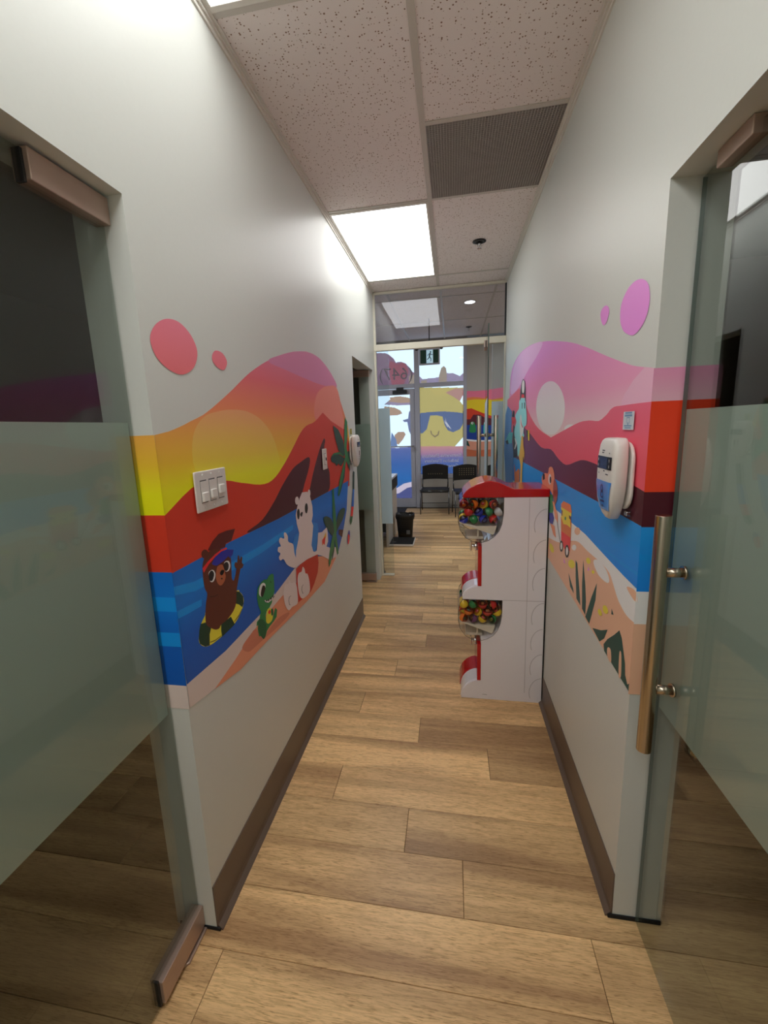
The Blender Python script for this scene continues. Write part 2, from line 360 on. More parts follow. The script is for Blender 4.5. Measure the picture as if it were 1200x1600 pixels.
# ================================================================ ARTWORK (millimetres on each wall or pane)
LEFT_ART=[
('sunset_sky','sky_l',0,[980,1503,975,1291,1099,1290,1613,1190,3053,1373,3084,1425,3076,1455,3064,1496,3047,1533,3026,1558,3001,1578,2968,1605,2924,1643,2873,1685,2820,1726,2769,1767,2717,1807,2660,1840,2594,1863,2525,1879,2459,1890,2398,1896,2339,1899,2279,1897,2216,1893,2153,1884,2090,1874,2027,1863,1964,1849,1902,1834,1841,1818,1780,1800,1720,1781,1659,1760,1599,1737,1545,1715,1496,1692,1450,1669,1409,1648,1373,1631,1341,1616,1308,1601,1275,1586,1242,1572,1209,1559,1175,1549,1141,1540,1111,1531,1084,1524,1060,1518,1037,1513,1015,1510,994,1507,980,1505]),
('sunset_sky','sky_l2',1,[1207,1551,1292,1571,1385,1580,1503,1577,1618,1547,1705,1491,1754,1415,1765,1363,1732,1306,1467,1316,1224,1354,1136,1406,1144,1497]),
('sunset_sky','lilac_l',1,[1723,1781,1908,1834,2099,1875,2289,1897,2469,1890,2670,1840,2799,1768,2480,1753,2164,1759,1919,1769]),
('sunset_sky','peach_l',1,[2292,1575,2330,1672,2435,1727,2608,1760,2798,1761,2902,1627,2933,1507,2690,1484,2430,1511]),
('red_mountain','red_l',0,[975,1299,979,1303,1012,1317,1060,1338,1106,1355,1141,1362,1172,1362,1203,1362,1235,1361,1266,1358,1299,1354,1333,1349,1368,1341,1407,1333,1453,1325,1503,1315,1551,1308,1593,1305,1630,1305,1668,1310,1707,1320,1746,1334,1786,1352,1831,1373,1878,1398,1924,1423,1968,1448,2010,1473,2050,1494,2084,1509,2114,1519,2148,1528,2190,1535,2238,1540,2287,1549,2341,1564,2399,1584,2440,1598,2456,1599,2611,1557,2916,1505,3022,1504,3074,1335,3013,1110,1599,1069,1151,1106,975,1135]),
('dark_mound','maroon_l',1,[1410,1155,1542,1172,1671,1222,1771,1275,1906,1332,2021,1355,2157,1370,2147,1319,2028,1216,1975,1130,1612,1133]),
('dark_mound','maroon_l',1,[2101,1143,2151,1225,2237,1311,2348,1401,2438,1454,2465,1442,2439,1397,2490,1299,2521,1236,2467,1147]),
('sea','sea_l',0,[978,1150,1296,1153,1696,1144,2986,1148,2896,955,2759,824,2593,718,2215,827,1843,880,1449,825,1193,817,1063,825,981,830]),
('sea','sea_stripe',0,[978,1113,1069,1095,1247,1085,1534,1078,1863,1082,1859,1061,1528,1050,1253,1057,1073,1066,976,1090]),
('sea','sea_stripe',0,[977,1045,1031,1039,1095,1032,1091,1013,1026,1018,975,1024]),
('white_sand','sand_white_l',0,[981,830,1063,825,1193,817,1449,825,1843,880,2215,827,2593,718,2462,679,2204,662,1891,681,1656,736,1371,763,1239,738,1108,736,1056,745,980,759]),
('peach_sand','sand_peach_l',0,[1107,735,1243,757,1375,786,1443,797,1671,811,1845,805,2022,848,2215,827,2555,717,2291,654,1964,664,1733,680,1492,696,1273,704]),
('peach_sand','sand_shade_l',1,[1297,773,1361,787,1413,786,1455,726,1515,733,1625,735,1727,714,1724,699,1590,704,1462,719,1371,727,1331,738]),
('balloon_dot','pink_dot',1,[1009,1733,1033,1770,1082,1796,1139,1800,1190,1776,1213,1736,1188,1691,1130,1664,1073,1669,1026,1693]),
('balloon_dot','pink_dot',1,[1293,1737,1317,1756,1360,1754,1384,1731,1363,1705,1331,1703,1297,1717]),
('swim_ring','ring_yellow',1,[1062,936,1074,960,1101,978,1125,990,1294,980,1317,969,1338,944,1336,918,1309,894,1267,878,1219,873,1174,874,1122,877,1085,888,1061,909,1058,927]),
('swim_ring','dark_green',0,[1075,964,1101,957,1125,927,1114,913,1108,880,1085,888,1061,909,1058,927,1065,948]),
('swim_ring','dark_green',0,[1182,913,1244,911,1264,875,1219,873,1179,872,1178,893]),
('swim_ring','dark_green',0,[1294,980,1317,969,1338,944,1336,918,1325,910,1303,929,1283,940]),
('swim_ring','ring_line',0,[1112,889,1138,882,1177,878,1177,876,1138,879,1112,886]),
('swim_ring','ring_line',0,[1260,886,1296,894,1321,905,1323,903,1299,890,1262,883]),
('brown_bear','maroon_hat',0,[1155,1164,1184,1183,1222,1196,1272,1195,1328,1188,1307,1166,1296,1154,1261,1156,1253,1145,1202,1148,1159,1160]),
('brown_bear','bear_brown',1,[1155,1150,1150,1143,1140,1141,1128,1145,1120,1152,1118,1161,1123,1168,1133,1170,1145,1167,1153,1159]),
('brown_bear','bear_brown',1,[1123,1138,1114,1103,1115,1060,1125,1037,1112,1009,1102,972,1104,948,1127,926,1149,911,1169,906,1182,912,1221,912,1264,923,1286,942,1297,979,1312,1005,1338,1043,1354,1054,1330,1064,1312,1054,1299,1034,1284,1021,1275,1036,1280,1077,1278,1108,1248,1134,1203,1153,1158,1157]),
('brown_bear','bear_brown',0,[1300,1071,1308,1078,1319,1072,1330,1096,1338,1090,1340,1075,1350,1085,1359,1079,1352,1062,1363,1051,1352,1043,1326,1047,1304,1059]),
('brown_bear','bear_fold',0,[1137,1024,1160,1016,1183,1013,1183,1011,1160,1013,1137,1021]),
('brown_bear','bear_tan',1,[1191,1094,1203,1099,1226,1094,1235,1068,1237,1050,1223,1037,1203,1034,1187,1047,1181,1069]),
('brown_bear','black_ink',1,[1206,1075,1218,1080,1232,1074,1226,1065,1215,1063,1207,1069]),
('brown_bear','white_ink',1,[1143,1094,1157,1099,1171,1095,1180,1081,1173,1066,1159,1061,1146,1070]),
('brown_bear','black_ink',1,[1143,1090,1154,1097,1165,1095,1172,1084,1166,1071,1156,1066,1144,1073]),
('brown_bear','white_ink',1,[1235,1095,1247,1100,1266,1094,1273,1079,1266,1067,1251,1064,1236,1072]),
('brown_bear','black_ink',1,[1232,1092,1244,1097,1257,1093,1263,1082,1257,1070,1246,1067,1235,1074]),
('brown_bear','visor_red',0,[1115,1119,1143,1129,1190,1140,1228,1144,1261,1142,1263,1136,1227,1138,1189,1132,1151,1121,1119,1104]),
('brown_bear','visor_blue',0,[1165,1117,1189,1132,1227,1138,1265,1134,1304,1122,1296,1109,1276,1101,1266,1111,1231,1104,1193,1102,1174,1110]),
('brown_bear','black_ink',1,[1217,1052,1216,1050,1214,1050,1211,1051,1209,1053,1208,1055,1209,1056,1212,1056,1215,1055,1217,1054]),
('green_dinosaur','dino_green',0,[1562,943,1588,942,1604,932,1602,899,1599,862,1578,848,1565,827,1541,818,1510,813,1499,800,1501,769,1555,759,1578,780,1594,792,1610,777,1599,751,1570,745,1526,743,1499,737,1483,723,1466,718,1453,737,1428,750,1423,781,1430,795,1415,796,1421,810,1445,813,1461,834,1444,866,1440,903,1454,932,1483,942,1515,943,1535,935]),
('green_dinosaur','dino_dark',1,[1434,809,1470,798,1497,760,1484,728,1464,721,1443,743,1428,779]),
('green_dinosaur','white_ink',1,[1460,916,1477,934,1505,933,1521,918,1511,903,1483,886,1462,899]),
('green_dinosaur','black_ink',1,[1476,906,1494,924,1512,918,1515,902,1487,883,1473,893]),
('green_dinosaur','black_ink',0,[1496,866,1530,852,1569,850,1598,855,1595,841,1557,836,1528,840,1505,853]),
('green_dinosaur','white_ink',0,[1499,864,1511,860,1515,851,1530,851,1535,843,1551,849,1558,839,1573,848,1579,842,1598,857,1595,847,1567,837,1532,840,1506,854]),
('green_dinosaur','dino_dark',1,[1577,910,1575,908,1572,907,1568,909,1565,912,1564,915,1566,917,1569,918,1573,916,1576,913]),
('green_dinosaur','ring_yellow',1,[1507,800,1519,817,1544,813,1558,796,1561,764,1537,756,1512,761,1498,778]),
('green_dinosaur','visor_red',1,[1522,804,1535,809,1547,799,1542,791,1529,794]),
('green_dinosaur','dino_dark',1,[1551,803,1568,799,1568,776,1550,779]),
('polar_bear','towel_blue',0,[2144,1032,2217,1012,2233,974,2185,898,2156,869,2114,888,2100,940]),
('polar_bear','towel_blue',0,[1927,1033,1866,1027,1841,1000,1849,943,1865,908,1898,950]),
('polar_bear','polar_white',0,[1853,878,1875,957,1914,997,1932,1027,1908,1076,1902,1119,1931,1155,1971,1188,2010,1210,2086,1202,2128,1170,2154,1115,2152,1069,2127,1041,2148,1013,2122,962,2099,921,2121,882,2207,847,2175,847,2017,870,1914,876]),
('polar_bear','polar_white',1,[1958,1178,1951,1168,1936,1163,1921,1166,1909,1175,1907,1186,1914,1197,1928,1201,1944,1199,1955,1190]),
('polar_bear','polar_white',1,[2136,1187,2130,1177,2117,1172,2104,1174,2094,1182,2092,1194,2099,1204,2111,1209,2124,1207,2134,1199]),
('polar_bear','polar_white',1,[1868,916,1850,951,1842,995,1787,1022,1786,1047,1764,1069,1744,1071,1742,1048,1702,1062,1683,1050,1700,1026,1671,1028,1664,1013,1689,996,1670,985,1683,967,1717,963,1751,928,1800,900,1856,881]),
('polar_bear','polar_white',0,[2119,873,2180,870,2204,912,2222,957,2294,944,2393,950,2404,913,2399,861,2361,842,2431,815,2481,768,2527,793,2563,781,2586,717,2416,743,2267,814,2190,842]),
('polar_bear','black_ink',1,[1920,1128,1937,1141,1954,1136,1956,1112,1939,1092,1923,1102]),
('polar_bear','black_ink',1,[2036,1132,2054,1148,2076,1140,2079,1115,2057,1097,2037,1109]),
('polar_bear','black_ink',1,[1962,1111,1982,1118,2000,1112,1984,1096,1970,1100]),
('polar_bear','star_orange',0,[2280,892,2325,911,2370,926,2370,900,2324,881,2291,866]),
('polar_bear','visor_red',0,[2285,901,2356,904,2328,859,2300,877,2279,871]),
('red_surfboard','board_red',0,[1858,872,1914,876,2017,870,2190,845,2196,796,2171,749,2100,710,2037,691,1942,700,1854,708,1848,794]),
('polar_bear','polar_white',1,[1865,818,1888,841,1925,837,1945,854,1970,835,1978,810,2009,795,2028,751,2025,700,1968,694,1904,708,1869,751]),
('polar_bear','polar_white',1,[1687,818,1714,848,1749,839,1763,856,1780,832,1839,810,1852,754,1842,709,1775,720,1731,722,1696,762]),
('polar_bear','polar_line',0,[1936,768,1914,765,1905,750,1915,729,1933,722,1922,730,1914,747,1921,762,1939,765]),
('polar_bear','polar_line',0,[1769,777,1744,779,1735,766,1740,743,1758,736,1746,745,1742,763,1750,775,1770,775]),
('palm_tree','palm_dark',1,[2337,1015,2404,1011,2500,969,2576,879,2492,874,2408,931,2348,979]),
('palm_tree','palm_dark',1,[2598,917,2651,974,2755,992,2844,972,2779,922,2645,888,2593,872]),
('palm_tree','maroon_l',0,[2654,873,2768,845,2728,804,2648,843]),
('palm_tree','palm_green',0,[2549,1149,2582,1150,2594,1040,2605,928,2590,857,2616,725,2576,730,2540,839,2504,775,2455,753,2427,720,2387,709,2385,739,2409,785,2477,855,2539,888,2527,993]),
('palm_tree','palm_dark',0,[2507,787,2551,836,2579,860,2514,767,2468,731,2451,731,2461,758]),
('palm_tree','palm_dark',0,[2650,1529,2773,1502,2886,1432,2916,1341,2877,1324,2747,1375,2689,1444,2659,1497]),
('palm_tree','palm_dark',0,[2555,1337,2625,1355,2718,1353,2915,1308,2841,1282,2786,1266,2734,1291,2678,1277,2647,1298,2572,1313]),
('palm_tree','palm_dark',0,[2939,1293,3009,1355,3067,1345,3039,1211,3000,1242]),
('palm_tree','palm_dark',0,[2921,1275,2876,1188,2753,1107,2698,1084,2715,1107,2843,1224]),
('palm_tree','palm_green',0,[2973,1584,3028,1553,3019,1467,2971,1377,3050,1264,3018,1254,2939,1293,2869,1221,2759,1138,2698,1084,2676,1094,2729,1173,2821,1245,2916,1315,2905,1393,2934,1507]),
('palm_tree','palm_green',0,[2557,1343,2626,1361,2769,1362,2921,1314,2765,1347,2647,1351]),
('print_sliver','palm_dark',0,[3143,1200,3186,1189,3153,1064,3102,1071]),
('print_sliver','sea_l',0,[3102,1071,3153,1064,3107,941,3037,954]),
('print_sliver','visor_red',0,[3037,954,3107,941,3062,878,2993,892]),
('print_sliver','dino_dark',0,[2993,892,3062,878,3029,842,2982,829,2965,863]),
('print_sliver','visor_blue',1,[2932,804,2947,776,2933,738,2889,714,2862,735,2889,783]),
('print_sliver','visor_red',1,[2889,783,2934,758,2905,717,2871,723])]
RIGHT_ART=[
('sunset_sky','sky_r',0,[3951,1721,3940,1762,3922,1820,3893,1870,3854,1904,3805,1930,3731,1951,3631,1967,3513,1979,3388,1984,3257,1984,3122,1978,2991,1969,2866,1958,2745,1944,2622,1927,2493,1907,2366,1886,2252,1865,2151,1846,2059,1828,1975,1810,1897,1792,1825,1773,1758,1756,1698,1739,1642,1723,1585,1707,1524,1690,1464,1674,1412,1660,1371,1650,1336,1641,1300,1634,1258,1627,1218,1621,1191,1616,1190,1538,1190,1270,2398,1033,4006,953,4032,1400]),
('sunset_sky','glow_r',1,[3727,1921,3387,1978,2990,1966,2595,1922,2722,1873,3037,1826,3442,1753,3872,1741]),
('sunset_sky','wedge_r',0,[1252,1626,1319,1601,1380,1565,1404,1534,1190,1535,1190,1539,1190,1616]),
('setting_sun','sun_r',1,[2045,1556,2061,1507,2127,1467,2238,1442,2383,1439,2535,1464,2658,1515,2713,1582,2680,1645,2574,1687,2428,1700,2281,1687,2160,1653,2078,1607]),
('setting_sun','sun_r',1,[1846,1469,1861,1458,1905,1450,1964,1449,2017,1455,2039,1467,2021,1479,1971,1486,1912,1486,1865,1479]),
('pink_mountain','pinkmt_r',0,[4080,1702,3379,1747,3105,1632,3053,1607,2978,1573,2895,1540,2807,1512,2714,1486,2614,1465,2494,1447,2375,1434,2297,1425,2297,1425,2224,1436,2128,1450,2038,1463,1957,1475,1881,1486,1817,1494,1768,1498,1728,1499,1690,1500,1652,1499,1616,1497,1585,1497,1558,1502,1534,1509,1514,1515,1498,1522,1484,1529,1466,1534,1449,1537,1428,1538,1390,1538,1317,1539,1238,1539,1190,1539,1190,1286,2404,1066,4006,953]),
('purple_mountain','purple_r',0,[3338,1505,3205,1484,3032,1457,2876,1432,2747,1406,2629,1382,2525,1366,2435,1364,2356,1368,2287,1368,2226,1358,2172,1344,2121,1333,2072,1325,2026,1319,1979,1318,1929,1324,1879,1334,1835,1343,1800,1349,1769,1354,1734,1357,1694,1358,1650,1357,1599,1355,1538,1350,1474,1345,1414,1339,1360,1334,1310,1329,1268,1325,1235,1322,1209,1319,1191,1318,1191,1224,1556,1227,3037,1228,3708,1228]),
('sea','sea_r',0,[3874,1243,3039,1237,1816,1234,1551,1233,1190,1228,1191,1060,1288,1064,1437,1075,1662,1093,2149,1097,2793,1077,3930,1047]),
('sea','sea_stripe',0,[2165,1184,1905,1196,1604,1190,1439,1168,1285,1172,1190,1183,1190,1172,1283,1161,1437,1157,1620,1175,1903,1183,2162,1169]),
('sea','sea_stripe',0,[1585,1083,1427,1099,1295,1099,1190,1105,1190,1096,1293,1089,1425,1090,1575,1078]),
('white_sand','sand_white_r',0,[3930,1047,2793,1077,2149,1097,1662,1093,1437,1075,1288,1064,1193,1059,1194,962,1339,925,1520,915,1765,951,2220,906,3637,793]),
('peach_sand','sand_peach_r',0,[3131,800,2824,845,2486,895,2261,928,2154,943,2091,952,2031,964,1960,984,1892,1006,1837,1023,1799,1033,1769,1039,1737,1043,1698,1043,1657,1041,1614,1040,1566,1041,1517,1042,1477,1042,1446,1041,1422,1039,1401,1035,1383,1027,1368,1016,1354,1006,1340,996,1326,986,1310,978,1289,971,1267,965,1246,962,1225,962,1206,964,1192,965,1190,763,2243,825,3127,777]),
('peach_sand','sand_white_r',1,[1556,1022,1509,1043,1430,1036,1396,1011,1422,996,1501,996]),
('peach_sand','sand_white_r',1,[1767,1014,1772,1006,1786,997,1806,992,1823,991,1830,996,1825,1005,1810,1013,1790,1019,1774,1019]),
('peach_sand','sand_peach_r',1,[1728,1089,1733,1079,1751,1069,1775,1063,1796,1064,1805,1070,1799,1081,1780,1091,1756,1097,1736,1096]),
('peach_sand','sand_peach_r',1,[1261,1041,1218,1052,1192,1046,1190,1025,1225,1027]),
('balloon_dot','mauve_dot',1,[1448,1794,1442,1824,1404,1849,1353,1856,1303,1846,1266,1823,1251,1788,1259,1755,1288,1730,1341,1719,1405,1739,1437,1766]),
('balloon_dot','mauve_dot',1,[1626,1829,1620,1848,1584,1853,1552,1840,1545,1822,1565,1799,1597,1798]),
('beach_plant','plant_r',0,[1862,878,1780,839,1770,823,1828,831]),
('beach_plant','plant_r',0,[1767,963,1743,958,1693,859,1674,812,1730,818,1756,901]),
('beach_plant','plant_r',0,[1669,994,1630,914,1610,855,1610,802,1652,809,1668,900]),
('beach_plant','plant_r',0,[1506,963,1509,902,1560,791,1609,796,1552,896]),
('beach_plant','plant_r',0,[1524,793,1438,826,1382,855,1405,814,1446,782]),
('beach_plant','plant_r',0,[1289,898,1268,884,1233,824,1227,793,1207,776,1192,790,1190,792,1190,779,1190,762,1400,774,1408,793,1377,826,1328,864]),
('beach_plant','plant_r',0,[1360,935,1341,923,1359,917]),
('beach_plant','sand_peach_r',1,[1372,799,1345,807,1335,770,1367,771]),
('beach_plant','sand_peach_r',1,[1277,834,1263,837,1254,774,1271,766]),
('gold_coin','coin',1,[1778,947,1775,935,1799,919,1836,909,1865,911,1868,925,1843,941,1806,950]),
('gold_coin','coin',1,[1587,1018,1585,1010,1596,1002,1615,997,1631,1000,1633,1008,1621,1017,1602,1021]),
('gold_coin','coin',1,[1538,993,1536,988,1543,983,1554,980,1563,981,1564,986,1557,991,1546,994]),
('gold_coin','coin',1,[1392,920,1388,911,1397,901,1415,896,1431,898,1435,908,1425,918,1407,923]),
('gold_coin','coin',1,[1443,887,1439,880,1447,872,1461,868,1474,870,1478,878,1470,886,1456,890]),
('gold_coin','coin',1,[2145,909,2133,896,2149,882,2186,877,2222,882,2235,896,2217,910,2180,915]),
('gold_coin','mauve_dot',0,[1948,922,1925,904,1906,905,1943,897]),
('gold_coin','mauve_dot',0,[1602,991,1592,979,1610,971]),
('treasure_cart','cart_red',0,[2012,1025,1851,1033,1854,978,1901,953,2003,972]),
('treasure_cart','chest',0,[2010,1094,1865,1110,1850,1093,1851,1031,2012,1023,2028,1083]),
('treasure_cart','chest_lid',0,[2032,1140,1993,1160,1875,1165,1853,1139,1866,1116,2024,1124]),
('treasure_cart','gold',0,[2030,1128,1859,1132,1857,1121,1878,1112,1858,1071,1920,1071,1975,1062,2022,1084,2022,1113,2029,1119]),
('treasure_cart','purple_r',0,[2022,1117,1999,1116,2001,1092,2018,1092]),
('treasure_cart','purple_r',0,[1892,1118,1859,1118,1859,1104,1889,1105]),
('treasure_cart','dino_green',1,[1935,1095,1936,1090,1942,1086,1950,1084,1957,1086,1961,1090,1959,1095,1953,1099,1945,1101,1938,1099]),
('treasure_cart','black_ink',1,[1964,966,1967,950,1981,937,2000,931,2017,936,2025,949,2022,965,2008,978,1989,983,1972,978]),
('treasure_cart','white_ink',1,[1978,962,1979,952,1986,944,1997,941,2006,944,2011,953,2010,963,2002,971,1992,974,1982,971]),
('treasure_cart','black_ink',1,[1865,971,1869,954,1883,939,1903,933,1922,938,1931,952,1927,970,1912,984,1892,990,1874,985]),
('treasure_cart','white_ink',1,[1880,967,1882,956,1889,947,1900,944,1910,947,1915,957,1914,968,1906,977,1895,980,1885,976]),
('treasure_cart','polar_line',0,[2102,1049,2086,1049,2011,970,2023,968]),
('pirate_dog','dog_tan',1,[2472,1212,2398,1239,2326,1246,2303,1276,2238,1285,2196,1266,2178,1234,2184,1198,2189,1154,2271,1172,2371,1167,2450,1176]),
('pirate_dog','dog_ear',1,[2185,1233,2126,1217,2102,1176,2123,1134,2164,1115,2197,1173]),
('pirate_dog','black_ink',0,[2456,1234,2400,1232,2396,1208,2444,1197]),
('pirate_dog','white_ink',1,[2243,1226,2247,1209,2262,1198,2284,1195,2303,1202,2313,1218,2309,1234,2293,1246,2271,1248,2252,1241]),
('pirate_dog','black_ink',1,[2243,1223,2244,1213,2252,1206,2264,1205,2274,1209,2280,1219,2278,1229,2269,1236,2258,1237,2248,1232]),
('pirate_dog','dino_green',0,[2281,1149,2202,1155,2175,1090,2198,1056,2277,1046]),
('pirate_dog','visor_blue',0,[2265,1055,2187,1070,2153,1051,2200,993,2252,1015]),
('pirate_dog','dog_tan',0,[2230,1010,2137,1016,2099,968,2157,971]),
('pirate_dog','dog_tan',0,[2202,1126,2166,1126,2085,1079,2075,1046,2134,1055]),
('pirate_shark','creature_blue',0,[4178,1581,4032,1650,3743,1593,3765,1456,3604,1263,3608,1029,4080,968,4238,1256]),
('pirate_shark','teal',0,[4142,1358,3898,1426,3673,1429,3702,1343,3932,1334]),
('pirate_shark','black_ink',0,[4151,1342,3986,1363,3911,1329,4056,1322]),
('pirate_shark','coat_dark',0,[3642,1491,3537,1463,3414,1407,3390,1260,3600,1235,3669,1401]),
('pirate_shark','white_ink',0,[3564,1387,3430,1390,3406,1360,3511,1307,3570,1304,3499,1351]),
('pirate_shark','cart_red',0,[3780,1548,3610,1545,3546,1517,3683,1485]),
('pirate_shark','coat_dark',0,[3681,1602,3597,1589,3610,1545,3737,1553]),
('pirate_shark','shark_blue',1,[3366,1652,3300,1663,3110,1648,3059,1600,3021,1544,3026,1489,3110,1473,3135,1437,3101,1414,3204,1382,3258,1310,3372,1261,3424,1354,3566,1403,3575,1458,3487,1511,3552,1555,3462,1584,3375,1602]),
('pirate_shark','sand_white_r',1,[3266,1559,3189,1480,3139,1461,3193,1412,3274,1410,3308,1510]),
('pirate_shark','black_ink',0,[3237,1636,3205,1634,3205,1596,3230,1597]),
('pirate_shark','black_ink',0,[3138,1636,3101,1629,3101,1592,3131,1595]),
('pirate_shark','cart_red',0,[3270,1524,3233,1495,3165,1473,3187,1468,3255,1495]),
('pirate_shark','coat_dark',0,[3312,1733,3270,1778,3210,1793,3131,1769,3099,1716,3086,1640,3333,1658]),
('pirate_shark','white_ink',1,[3252,1766,3199,1783,3144,1761,3155,1702,3233,1708]),
('pirate_shark','cart_red',0,[3266,1695,3147,1687,3128,1663,3269,1671]),
('pirate_shark','shark_blue',0,[3285,1672,3107,1661,3097,1640,3316,1657]),
('pirate_shark','star_orange',0,[3209,1411,3146,1413,3119,1346,3067,1306,3074,1257,3123,1278,3146,1168,3145,1088,3236,1077,3224,1211,3319,1265,3289,1293]),
('pirate_shark','chest',0,[3552,1194,3463,1135,3322,1176,3269,1171,3269,1072,3507,1042]),
('pirate_shark','plant_r',0,[3011,1452,2959,1453,2957,1412,2999,1411]),
('pirate_shark','gold',0,[2953,1453,2906,1456,2890,1390,2943,1390])]
BACK_ART=[
('print_band','bk_pink',0,[195,2102,407,2087,555,2091,896,2122,1216,2129,1222,1895,195,1945]),
('print_band','bk_orange',0,[195,1969,366,1986,490,1971,696,1928,899,1959,1220,1952,1224,1822,195,1886]),
('print_band','bk_yellow',0,[195,1928,408,1943,556,1935,704,1920,1221,1919,1230,1576,195,1618]),
('print_band','bk_red',0,[225,1718,267,1783,342,1792,450,1741,559,1695,691,1644,1229,1592,1232,1509,225,1550]),
('print_band','bk_maroon',0,[195,1601,326,1600,376,1678,492,1673,576,1619,741,1596,1230,1559,1234,1427,196,1466]),
('print_band','bk_navy',0,[196,1508,1233,1452,1240,1193,196,1227]),
('print_band','bk_white',0,[196,1261,412,1233,563,1223,696,1228,1239,1218,1241,1134,196,1167]),
('print_band','bk_peach',0,[196,1227,412,1203,1240,1184,1244,1033,196,1063]),
('print_band','bk_orange2',0,[196,1081,413,1048,1243,1066,1247,914,196,942]),
('green_creature','dino_green',1,[310,1377,318,1478,330,1545,385,1552,410,1500,419,1373]),
('green_creature','white_ink',1,[378,1531,375,1518,365,1511,354,1511,345,1519,341,1532,345,1545,354,1553,365,1552,375,1544]),
('green_creature','black_ink',1,[371,1531,370,1524,366,1520,362,1520,358,1525,356,1532,358,1539,361,1543,366,1543,370,1538]),
('green_creature#2','teal',1,[560,1342,560,1511,585,1552,626,1542,637,1340]),
('green_creature#2','white_ink',1,[587,1523,585,1511,580,1504,574,1504,569,1511,567,1523,569,1535,573,1542,580,1542,585,1535]),
('palm_leaf','palm_dark',0,[195,1753,225,1718,234,1380,196,1227]),
('palm_leaf','palm_dark',0,[251,1238,285,1216,319,1116,285,1130,251,1148])]
WINDOW_ART={'ul':[
('w_mauve',0,[-1495,2862,-1183,2834,-1122,2808,-1031,2729,-994,2660,-909,2670,-818,2635,-743,2549,-691,2473,-623,2454,-628,2173,-1521,2220]),
('w_olive',0,[-761,2418,-623,2439,-628,2173,-767,2180]),
('w_rose',1,[-1094,2689,-972,2637,-848,2644,-774,2522,-792,2420,-906,2218,-1061,2256,-1115,2513])],
'ur':[
('w_lilac',0,[-601,2409,-585,2408,-518,2345,-366,2351,-245,2359,-80,2422,25,2416,143,2359,231,2433,232,2157,-604,2202]),
('w_olive',0,[-232,2182,-222,2387,-183,2516,-138,2549,-101,2511,-87,2423,-89,2174]),
('w_olive',0,[-558,2199,-541,2317,-442,2326,-444,2193])],
'mn':[
('w_yellow',0,[-604,2202,232,2157,233,1109,-624,1135]),
('w_rosey',0,[-112,2087,54,2152,232,2143,232,2011,143,1926,23,2014]),
('clear',0,[143,1926,190,2020,232,2069,232,1833,191,1865]),
('clear',0,[35,1107,203,1293,233,1323,233,1101]),
('w_shade',0,[-613,1743,-373,1763,-144,1761,83,1736,233,1707,188,1506,142,1432,21,1383,-70,1417,-131,1518,-168,1671,-282,1699,-390,1696,-422,1576,-455,1454,-534,1380,-619,1399]),
('w_dark',0,[-393,1421,-378,1359,-309,1298,-240,1339,-223,1415,-245,1416,-263,1355,-309,1329,-360,1366,-371,1421]),
('w_glint',0,[-122,1654,-100,1578,-9,1438,-47,1462,-100,1540]),
('w_glint',0,[-133,1609,-62,1470,-85,1486,-127,1564]),
('w_grad',0,[-624,1150,20,1131,233,1127,234,580,-634,596])],
'dr':[
('w_olive2',0,[-1229,1931,-1115,2017,-1122,2055,-941,2066,-801,2040,-693,1997,-695,1906,-945,1903]),
('w_lilac',0,[-1229,1931,-1148,1981,-944,1948,-694,1944,-695,1903,-945,1900]),
('w_olive2',0,[-1230,1898,-1040,1869,-932,1811,-899,1756,-997,1726,-1235,1736]),
('w_shade2',0,[-897,1633,-794,1659,-776,1773,-712,1862,-665,1859,-678,1199,-783,1436,-811,1599,-866,1601]),
('w_olive2',0,[-1055,1368,-990,1420,-878,1424,-845,1376,-898,1284,-980,1193,-1043,1210]),
('w_sail',0,[-1109,1424,-1025,1288,-1005,1146,-1142,1150]),
('w_grad2',0,[-1663,1150,-998,1130,-711,1145,-663,1148,-683,143,-1706,152]),
('w_foam',0,[-1084,344,-902,456,-724,493,-676,484,-678,396,-840,373,-988,277,-1087,246]),
('w_deep',0,[-1203,214,-988,277,-840,373,-678,407,-683,127,-1206,131])]}

# ================================================================ THE SETTING
# ---- floor: dark slab with the planks lying on it
structure(MB().box((-3.7, -4.1, -0.06), (3.7, YW + 0.3, -0.004), M_slab).build('floor'))
floor = bpy.data.objects['floor']
PW, PL, Y0 = 0.1889, 1.214, 0.931
BUTT = {-1: -0.673, 0: 0.397, 1: 0.031, 2: -0.175, 3: 0.72, 4: 0.157, 5: -0.167, 6: -0.498, 7: 0.50, 8: 0.86, 9: 0.62, 10: -0.186, 11: -0.51, 16: -0.144}
def plank_mesh(w):
    b = MB(); g = 0.0007; c = 0.0012
    x0, x1, y0, y1 = g, w - g, g, PW - g
    b.v = [(x0, y0, -.004), (x1, y0, -.004), (x1, y1, -.004), (x0, y1, -.004), (x0, y0, -c), (x1, y0, -c), (x1, y1, -c), (x0, y1, -c),
           (x0 + c, y0 + c, 0), (x1 - c, y0 + c, 0), (x1 - c, y1 - c, 0), (x0 + c, y1 - c, 0)]
    for q in ((3, 2, 1, 0), (0, 1, 5, 4), (1, 2, 6, 5), (2, 3, 7, 6), (3, 0, 4, 7), (4, 5, 9, 8), (5, 6, 10, 9), (6, 7, 11, 10), (7, 4, 8, 11), (8, 9, 10, 11)): b.face(list(q), M_wood)
    return b
full = None; rest = MB()
